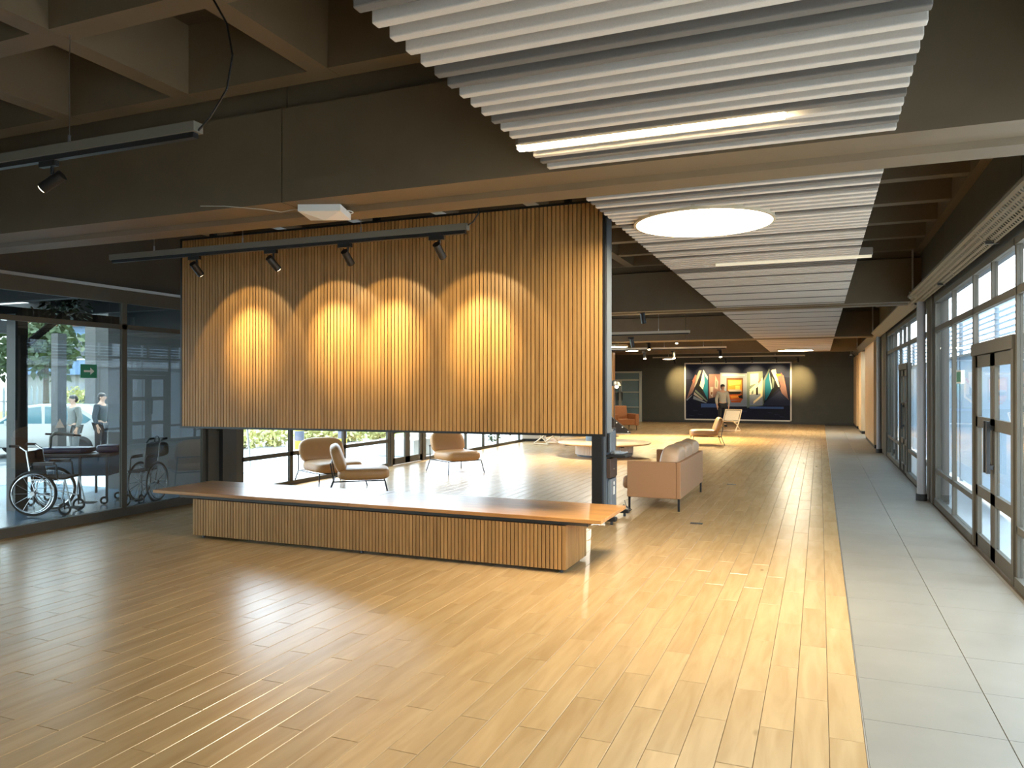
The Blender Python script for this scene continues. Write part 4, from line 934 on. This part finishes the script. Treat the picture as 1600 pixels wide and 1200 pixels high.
q = at_d(151, 603, 22.0); o = MB().box(-0.21, -0.21, 0, 0.21, 0.21, 6.0).box(-0.27, -0.27, 0, 0.27, 0.27, 0.3).build('outdoor_column', DGREY, None, loc=(q.x, q.y, -0.25)); tag(o, 'dark square column outdoors behind the person in dark jacket', 'column')
q0 = at_d(30, 520, 10.6); MB().tube([(q0.x, q0.y, 2.2), (q0.x + 0.1, q0.y + 0.6, 2.75)], 0.05).build('brace', DARKWOOD, t)
q = at_d(93, 468, 11.5)
t = thing('hanging_basket', 'leafy hanging basket under the patio canopy beyond the upper left pane', 'plant', q)
m = MB(); rnd = random.Random(3)
for i in range(260):
    p0 = Vector((rnd.gauss(0, 0.2), rnd.gauss(0, 0.16), rnd.gauss(-0.05, 0.11))); s_ = rnd.uniform(0.03, 0.06); a = rnd.uniform(0, 2 * PI)
    m.add([p0, p0 + Vector((math.cos(a), math.sin(a), -0.3)) * s_ + Vector((0, 0, s_ * 0.5)), p0 + Vector((math.cos(a), math.sin(a), -0.5)) * s_ * 2, p0 + Vector((math.cos(a + 1), math.sin(a + 1), -0.3)) * s_], [(0, 1, 2, 3)])
o = m.build('foliage', LEAF, t); o['kind'] = 'stuff'
MB().lathe([(0, -0.12), (0.14, -0.10), (0.2, 0.03), (0, 0.03)], n=18).cyl((0, 0, 0.03), (0, 0, 3.06 - q.z), 0.006, 5).build('basket', mat('basket_brown', (0.05, 0.04, 0.03), 0.8), t)
# wheelchairs
def wheelchair(label, loc, rz, seatm, bag=False):
    """faces local +x, two big wheels at +-y"""
    t = thing('wheelchair', label, 'wheelchair', loc, rz, 'wheelchairs on the patio')
    for s_ in (-1, 1):
        y = s_ * 0.28; c = (0, y, 0.305)
        wv = MB().torus(c, (0, 1, 0), 0.285, 0.017, 48, 8).build('wheel', RUBBER, t, smooth='all')
        MB().torus(c, (0, 1, 0), 0.262, 0.010, 48, 6).torus((0, y + s_ * 0.05, 0.305), (0, 1, 0), 0.245, 0.008, 48, 6).build('hand_rim', CHROME, wv, smooth='all')
        m = MB()
        for k in range(12):
            a = 2 * PI * k / 12; m.cyl(c, (0.26 * math.cos(a), y, 0.305 + 0.26 * math.sin(a)), 0.0035, 4)
        m.cyl((0, y - 0.03, 0.305), (0, y + 0.03, 0.305), 0.03, 10); m.build('spokes', STEEL, wv)
        yi = s_ * 0.21
        MB().tube([(-0.30, yi, 0.93), (-0.20, yi, 0.92), (-0.12, yi, 0.86), (-0.06, yi, 0.48), (0.0, yi, 0.305)], 0.012, 7).tube([(-0.05, yi, 0.48), (0.36, yi, 0.48), (0.44, yi, 0.12)], 0.012, 7).tube([(0.0, yi, 0.305), (0.33, yi, 0.22), (0.36, yi, 0.47)], 0.011, 7).build('side_frame', CHROME, t, smooth=True)
        MB().cyl((-0.33, yi, 0.93), (-0.20, yi, 0.925), 0.018, 10).build('push_handle', RUBBER, t)
        MB().tube([(-0.04, yi + s_ * 0.02, 0.68), (0.26, yi + s_ * 0.02, 0.68), (0.28, yi + s_ * 0.02, 0.49)], 0.012, 7).box(-0.02, yi + s_ * 0.02 - 0.025, 0.69, 0.24, yi + s_ * 0.02 + 0.025, 0.715).build('armrest', BLACK, t)
        MB().torus((0.36, yi, 0.085), (0, 1, 0), 0.07, 0.016, 20, 6).cyl((0.36, yi, 0.085), (0.35, yi, 0.22), 0.010, 6).build('caster', RUBBER, t, smooth=True)
        MB().box(0.40, yi - 0.07, 0.10, 0.58, yi + 0.07, 0.115).build('footrest', DGREY, t)
    MB().box(-0.06, -0.21, 0.475, 0.36, 0.21, 0.505).build('seat', seatm, t, bevel=0.008)
    M = Matrix.Translation((-0.09, 0, 0.68)) @ Matrix.Rotation(math.radians(-9), 4, 'Y'); MB().box(-0.012, -0.20, -0.18, 0.012, 0.20, 0.18, M).build('backrest', seatm, t, bevel=0.006)
    return t
q = at_d(68.5, 603, 10.3)
wc = wheelchair('wheelchair with one big wheel facing the glass, at far left outside', (q.x, q.y, -0.03), TH + 0.12, BLACKF)
q = at_d(232, 603, 11.3)
wc2 = dup(wc, (q.x, q.y, -0.03), math.radians(287), 'wheelchair with a black bag, behind the right pane near the bench end')
wc2.scale = (1, 0.5, 1); a = math.radians(287)
o = MB().puff((0, 0, 0), (0.20, 0.30, 0.22), 0.5, 0.5).build('bag', BLACKF, None, smooth='all', loc=(q.x - 0.24 * math.cos(a) , q.y - 0.24 * math.sin(a), 0.74)); o.rotation_euler = (0, 0.1, a); tag(o, 'black bag hung on the back of the right wheelchair', 'bag')
MB().torus((0, 0, 0.14), (0, 1, 0), 0.06, 0.008, 18, 6).build('strap', BLACKF, o, smooth='all')
# stretcher trolley with navy pads
q = at_d(118, 603, 11.25); t = thing('stretcher_trolley', 'blue panelled trolley with black rails between the two wheelchairs', 'trolley', (q.x, q.y, -0.03), TH + 0.12)
MB().box(-0.62, -0.28, 0.42, 0.58, 0.28, 0.70).build('body', BLUEP, t, bevel=0.02)
MB().box(-0.64, -0.30, 0.70, 0.60, 0.30, 0.74).build('top_rail', BLACK, t, bevel=0.006)
for x in (-0.55, 0.18, 0.55):
    for y in (-0.29, 0.27): MB().box(x - 0.015, y, 0.10, x + 0.015, y + 0.02, 0.70).build('leg', BLACK, t)
for x in (-0.5, 0.5):
    for y in (-0.25, 0.25): MB().torus((x, y, 0.06), (0, 1, 0), 0.045, 0.016, 18, 6).build('caster', RUBBER, t, smooth='all')
for (dx, lab, sz) in ((-0.12, 'long navy cushion lying on the blue trolley', (0.75, 0.34, 0.09)), (0.50, 'short navy cushion tilted at the right end of the blue trolley', (0.34, 0.3, 0.12))):
    v = Matrix.Rotation(TH + 0.12, 4, 'Z') @ Vector((dx, 0, 0)); o = MB().puff((0, 0, 0), sz, 0.4, 0.35).build('cushion', NAVY, None, smooth='all', loc=(q.x + v.x, q.y + v.y, 0.71 + sz[2] / 2)); o.rotation_euler = (0, 0 if dx < 0 else 0.0, TH + 0.12); tag(o, lab, 'cushion')
v = Matrix.Rotation(TH + 0.12, 4, 'Z') @ Vector((-0.20, -0.1, 0))
t = thing('folded_crutch', 'pale padded crutch lying across the blue trolley', 'crutch', (q.x + v.x, q.y + v.y, 0.80), TH + 0.4)
MB().tube([(-0.1, 0, 0.0), (-0.09, 0, 0.16), (-0.04, 0, 0.21), (0.2, 0, 0.17)], 0.022, 8).build('frame', mat('beige_pad', (0.5, 0.5, 0.44), 0.6), t, smooth=True); MB().tube([(-0.16, 0, 0.20), (0.30, 0, 0.165)], 0.014, 7).build('grip', BLACK, t)
# white car
q = at_d(72, 603, 21.0); t = thing('car', 'white car parked outside beyond the far left glass', 'car', (q.x, q.y, -0.25), TH + 0.10)
prof = [(-2.1, 0.30), (-2.12, 0.62), (-1.95, 0.80), (-0.95, 0.93), (-0.25, 1.40), (0.25, 1.47), (1.15, 1.44), (1.85, 1.02), (2.10, 0.95), (2.14, 0.45), (2.05, 0.30)]
M = Matrix.Rotation(PI / 2, 4, 'X')
MB().prism(prof, -0.84, 0.84, M).build('body', CARW, t, smooth=True, bevel=0.06)
MB().prism([(-0.80, 0.95), (-0.20, 1.34), (0.28, 1.40), (0.30, 0.95)], -0.85, 0.85, M).build('front_window', CARG, t); MB().prism([(0.38, 0.95), (0.38, 1.40), (1.10, 1.37), (1.55, 1.05), (1.4, 0.95)], -0.85, 0.85, M).build('rear_window', CARG, t)
for x in (-1.3, 1.3):
    for y in (-0.80, 0.80): MB().torus((x, y, 0.31), (0, 1, 0), 0.22, 0.09, 28, 8).cyl((x, y - 0.05, 0.31), (x, y + 0.05, 0.31), 0.17, 18).build('wheel', RUBBER, t, smooth=True)
MB().box(-0.62, -0.90, 0.92, -0.48, -0.84, 1.02).build('mirror', CARW, t)
# fence of pointed bars
q0 = at_d(-20, 603, 30.0); q1 = at_d(95, 603, 30.0)
t = thing('picket_fence', 'pale metal fence of pointed bars behind the white car', 'fence', (q0.x, q0.y, -0.25), math.atan2(q1.y - q0.y, q1.x - q0.x)); ln = (q1 - q0).length
fm = mat('fence_white', (0.26, 0.30, 0.31), 0.5)
pk = MB().prism([(-0.04, 0), (0.04, 0), (0.04, 1.75), (0, 1.95), (-0.04, 1.75)], -0.02, 0.02, M).mesh('picket', fm)
n = int(ln / 0.22)
for i in range(n): inst('picket', pk, t, (0.22 * i, 0, 0))
for z in (0.4, 1.3): MB().box(0, -0.02, z, ln, 0.02, z + 0.06).build('fence_rail', fm, t)
# trees, hedges, house
def tree(name, label, x, y, z, h, r, m, seed, trunk=0.12, n=700, leaf=0.16, group=None, cat='tree'):
    t = thing(name, label, cat, (x, y, z), 0, group); rnd = random.Random(seed)
    MB().cyl((0, 0, 0), (0, 0, h * 0.7), trunk, 8, trunk * 0.6).build('trunk', BARK, t, smooth=True)
    mm = MB()
    for i in range(n):
        v = Vector((rnd.gauss(0, 1), rnd.gauss(0, 1), rnd.gauss(0, 1))); v.normalize(); v *= rnd.uniform(0.45, 1.0)
        p0 = Vector((v.x * r, v.y * r, h - r * 0.8 + v.z * r * 0.9)); a = Vector((rnd.gauss(0, 1), rnd.gauss(0, 1), rnd.gauss(0, 1))).normalized(); b2 = a.orthogonal().normalized(); s_ = leaf * rnd.uniform(0.6, 1.3)
        mm.add([p0, p0 + a * s_ + b2 * s_ * 0.5, p0 + a * s_ * 2, p0 + a * s_ - b2 * s_ * 0.5], [(0, 1, 2, 3)])
    o = mm.build('foliage', m, t); o['kind'] = 'stuff'; return t
q = at_d(72, 603, 26.0); tree('tree', 'leafy tree behind the white car', q.x, q.y, -0.25, 4.2, 1.15, LEAF, 5, n=900)
for i, (px_, d) in enumerate(((52, 40), (-8, 36))):
    q = at_d(px_, 603, d); tree('tree', ['far tree behind the pale fence', 'far tree at the left edge of the view'][i], q.x, q.y, -0.25, 5.2, 1.8, LEAF, 20 + i, n=900)
q = at_d(140, 603, 34.0); hr = TH + 0.05
t = thing('house', 'blue two storey house beyond the left glass', 'house', (q.x, q.y, -0.25), hr)
MB().box(-3.2, 0, 0, 3.2, 4, 2.45).build('ground_floor', CREAMW, t); MB().box(-3.3, -0.3, 2.45, 3.3, 4, 4.6).build('upper_floor', BLUEW, t)
MB().prism([(-3.6, 4.6), (3.6, 4.6), (0, 6.0)], -4.4, 0.6, M).build('roof', ROOFT, t)
for x in (-2.4, -0.5, 1.4):
    f = MB().box(x - 0.55, -0.36, 3.1, x + 0.55, -0.28, 4.2).build('window', WHITE, t); MB().box(x - 0.48, -0.38, 3.17, x - 0.02, -0.355, 4.13).box(x + 0.02, -0.38, 3.17, x + 0.48, -0.355, 4.13).build('pane', DARKG, f)
MB().box(-1.2, -0.03, 0, -0.2, 0.02, 2.1).build('front_door', mat('house_door', (0.25, 0.26, 0.27), 0.5), t); f = MB().box(0.9, -0.05, 0.9, 2.3, 0.02, 2.0).build('window', WHITE, t); MB().box(0.97, -0.07, 0.97, 2.23, -0.045, 1.93).build('pane', DARKG, f)
q0 = at_d(116, 603, 26); o = MB().box(-2.2, -1.2, 0, 2.6, 1.6, 0.05).build('lawn', GRASS, None, loc=(q0.x, q0.y, -0.25)); o['kind'] = 'structure'; o.rotation_euler = (0, 0, TH)
for i, (px_, d, h, r) in enumerate(((118, 27, 1.9, 0.55), (148, 25, 1.7, 0.45))):
    q = at_d(px_, 603, d); tree('clipped_shrub', ['round clipped shrub in front of the blue house', 'slim dark shrub beside the person in dark jacket'][i], q.x, q.y, -0.25, h, r, LEAFY if i == 0 else LEAF, 40 + i, 0.04, 500, 0.07, cat='shrub')
# seating-area outlook: shrubs, bollards, kerb, sign stand
for i, (px_, py_) in enumerate(((383, 700), (427, 697), (480, 692), (514, 691), (550, 690), (594, 688))):
    q = at_z(px_, py_, -0.25); r = [0.5, 0.55, 0.45, 0.4, 0.5, 0.5][i]
    tree('garden_shrub', ['yellow green shrub leftmost in the gap under the panel', 'yellow green shrub second in the gap under the panel', 'yellow green shrub behind the left tan chair', 'shrub between the two striped bollards', 'shrub just right of the right striped bollard', 'rightmost shrub seen under the panel'][i], q.x, q.y, -0.25, r * 1.5, r, LEAFY, 60 + i, 0.03, 420, 0.09, 'garden shrubs beyond the left windows', 'shrub')
o = MB().box(-60, 0, -0.25, -13.3, 14, -0.20).build('planting_bed', GRASS, None, loc=(0, 24, 0)); o['kind'] = 'structure'
for i, (px_, py_) in enumerate(((468, 704), (535, 700))):
    q = at_z(px_, py_, -0.25); t = thing('bollard', ['yellow and grey striped bollard behind the left tan chair', 'yellow and grey striped bollard right of the left tan chair'][i], 'bollard', q, 0, 'striped bollards')
    gm = mat('bollard_grey', (0.12, 0.13, 0.17), 0.6)
    for k in range(5): MB().cyl((0, 0, 0.3 * k), (0, 0, 0.3 * k + 0.3), 0.14, 14).build('band', YEL if k % 2 == 0 else gm, t, smooth=True)
q = at_z(392, 738, -0.03); t = thing('sign_stand', 'slim pale stand on a flat base outside the first window', 'stand', q, 0.3)
MB().cyl((0, 0, 0.02), (-0.12, 0.0, 1.4), 0.022, 8).build('pole', ALU, t); MB().box(-0.24, -0.16, 0, 0.24, 0.16, 0.025).build('base', WHITE, t, bevel=0.005); MB().box(-0.32, -0.02, 1.1, 0.08, 0.02, 1.6).build('board', WHITE, t)
for i, (px_, w_) in enumerate(((668, 0.5), (700, 0.4))):
    q = at_z(px_, 712 - 12 * i, -0.03); o = MB().box(-w_, -w_, 0, w_, w_, 0.42).build('concrete_planter', mat('planter_concrete', (0.5, 0.48, 0.44), 0.8, noise_amt=0.1), None, bevel=0.02, loc=(q.x - 0.6, q.y, -0.03)); tag(o, ['concrete block seat outside behind the lone tan chair', 'second concrete block outside, farther along the left windows'][i], 'block')

# ================================================================== OUTSIDE RIGHT: narrow court with a pale rendered wall
gr_ = MB().box(XR + 0.12, -20, -0.3, 40, 60, -0.02).build('court_paving', mat('court_pale', (0.42, 0.43, 0.43), 0.5, noise_amt=0.08, nscale=1.0)); gr_['kind'] = 'structure'
FROST = bpy.data.materials.new('frosted_panel'); FROST.use_nodes = True
_n = FROST.node_tree.nodes; _l = FROST.node_tree.links; _n.clear()
_o = _n.new('ShaderNodeOutputMaterial'); _m = _n.new('ShaderNodeMixShader'); _m.inputs[0].default_value = 0.5
_d = _n.new('ShaderNodeBsdfDiffuse'); _d.inputs[0].default_value = (0.66, 0.76, 0.84, 1); _t = _n.new('ShaderNodeBsdfTranslucent'); _t.inputs[0].default_value = (0.66, 0.78, 0.88, 1)
_l.new(_d.outputs[0], _m.inputs[1]); _l.new(_t.outputs[0], _m.inputs[2]); _l.new(_m.outputs[0], _o.inputs[0])
sc_ = struct('trim_1')
for k in range(18):
    y0 = 11.3 + 1.5 * k
    MB().box(2.36, y0 + 0.006, 0.03, 2.38, y0 + 1.494, 2.22).build('frosted_panel', FROST, sc_)
    MB().box(2.35, y0 - 0.02, -0.02, 2.41, y0 + 0.02, 2.95).build('screen_post', LOUV, sc_)
MB().box(2.35, 11.28, 2.22, 2.41, 38.3, 2.26).build('top_rail', LOUV, sc_)
lm = MB().box(0, 11.3, 0, 0.05, 38.3, 0.018).mesh('louvre_blade', FROST)
for k in range(7): inst('louvre_blade', lm, sc_, (2.35, 0, 2.32 + 0.085 * k))
cw = MB().box(9.0, -12, -0.02, 9.3, 60, 3.0).build('court_wall', RENDER); cw['kind'] = 'structure'
t = thing('neighbour_building', 'pale building with dark window bands beyond the nearest right windows', 'building', (7.5, 10.5, 0))
MB().box(-1.2, 0, -0.02, 1.4, 14, 5.2).build('walls', LOUV, t)
for z in (1.0, 2.6, 4.1): 
    for y in (0.6, 3.6, 6.6, 9.6): f = MB().box(-1.26, y, z, -1.18, y + 2.4, z + 0.9).build('window', DGREY, t); MB().box(-1.28, y + 0.08, z + 0.08, -1.255, y + 2.32, z + 0.82).build('pane', DARKG, f)
    MB().box(0.0, -0.06, z, 1.2, 0.02, z + 0.9).build('window', DGREY, t)
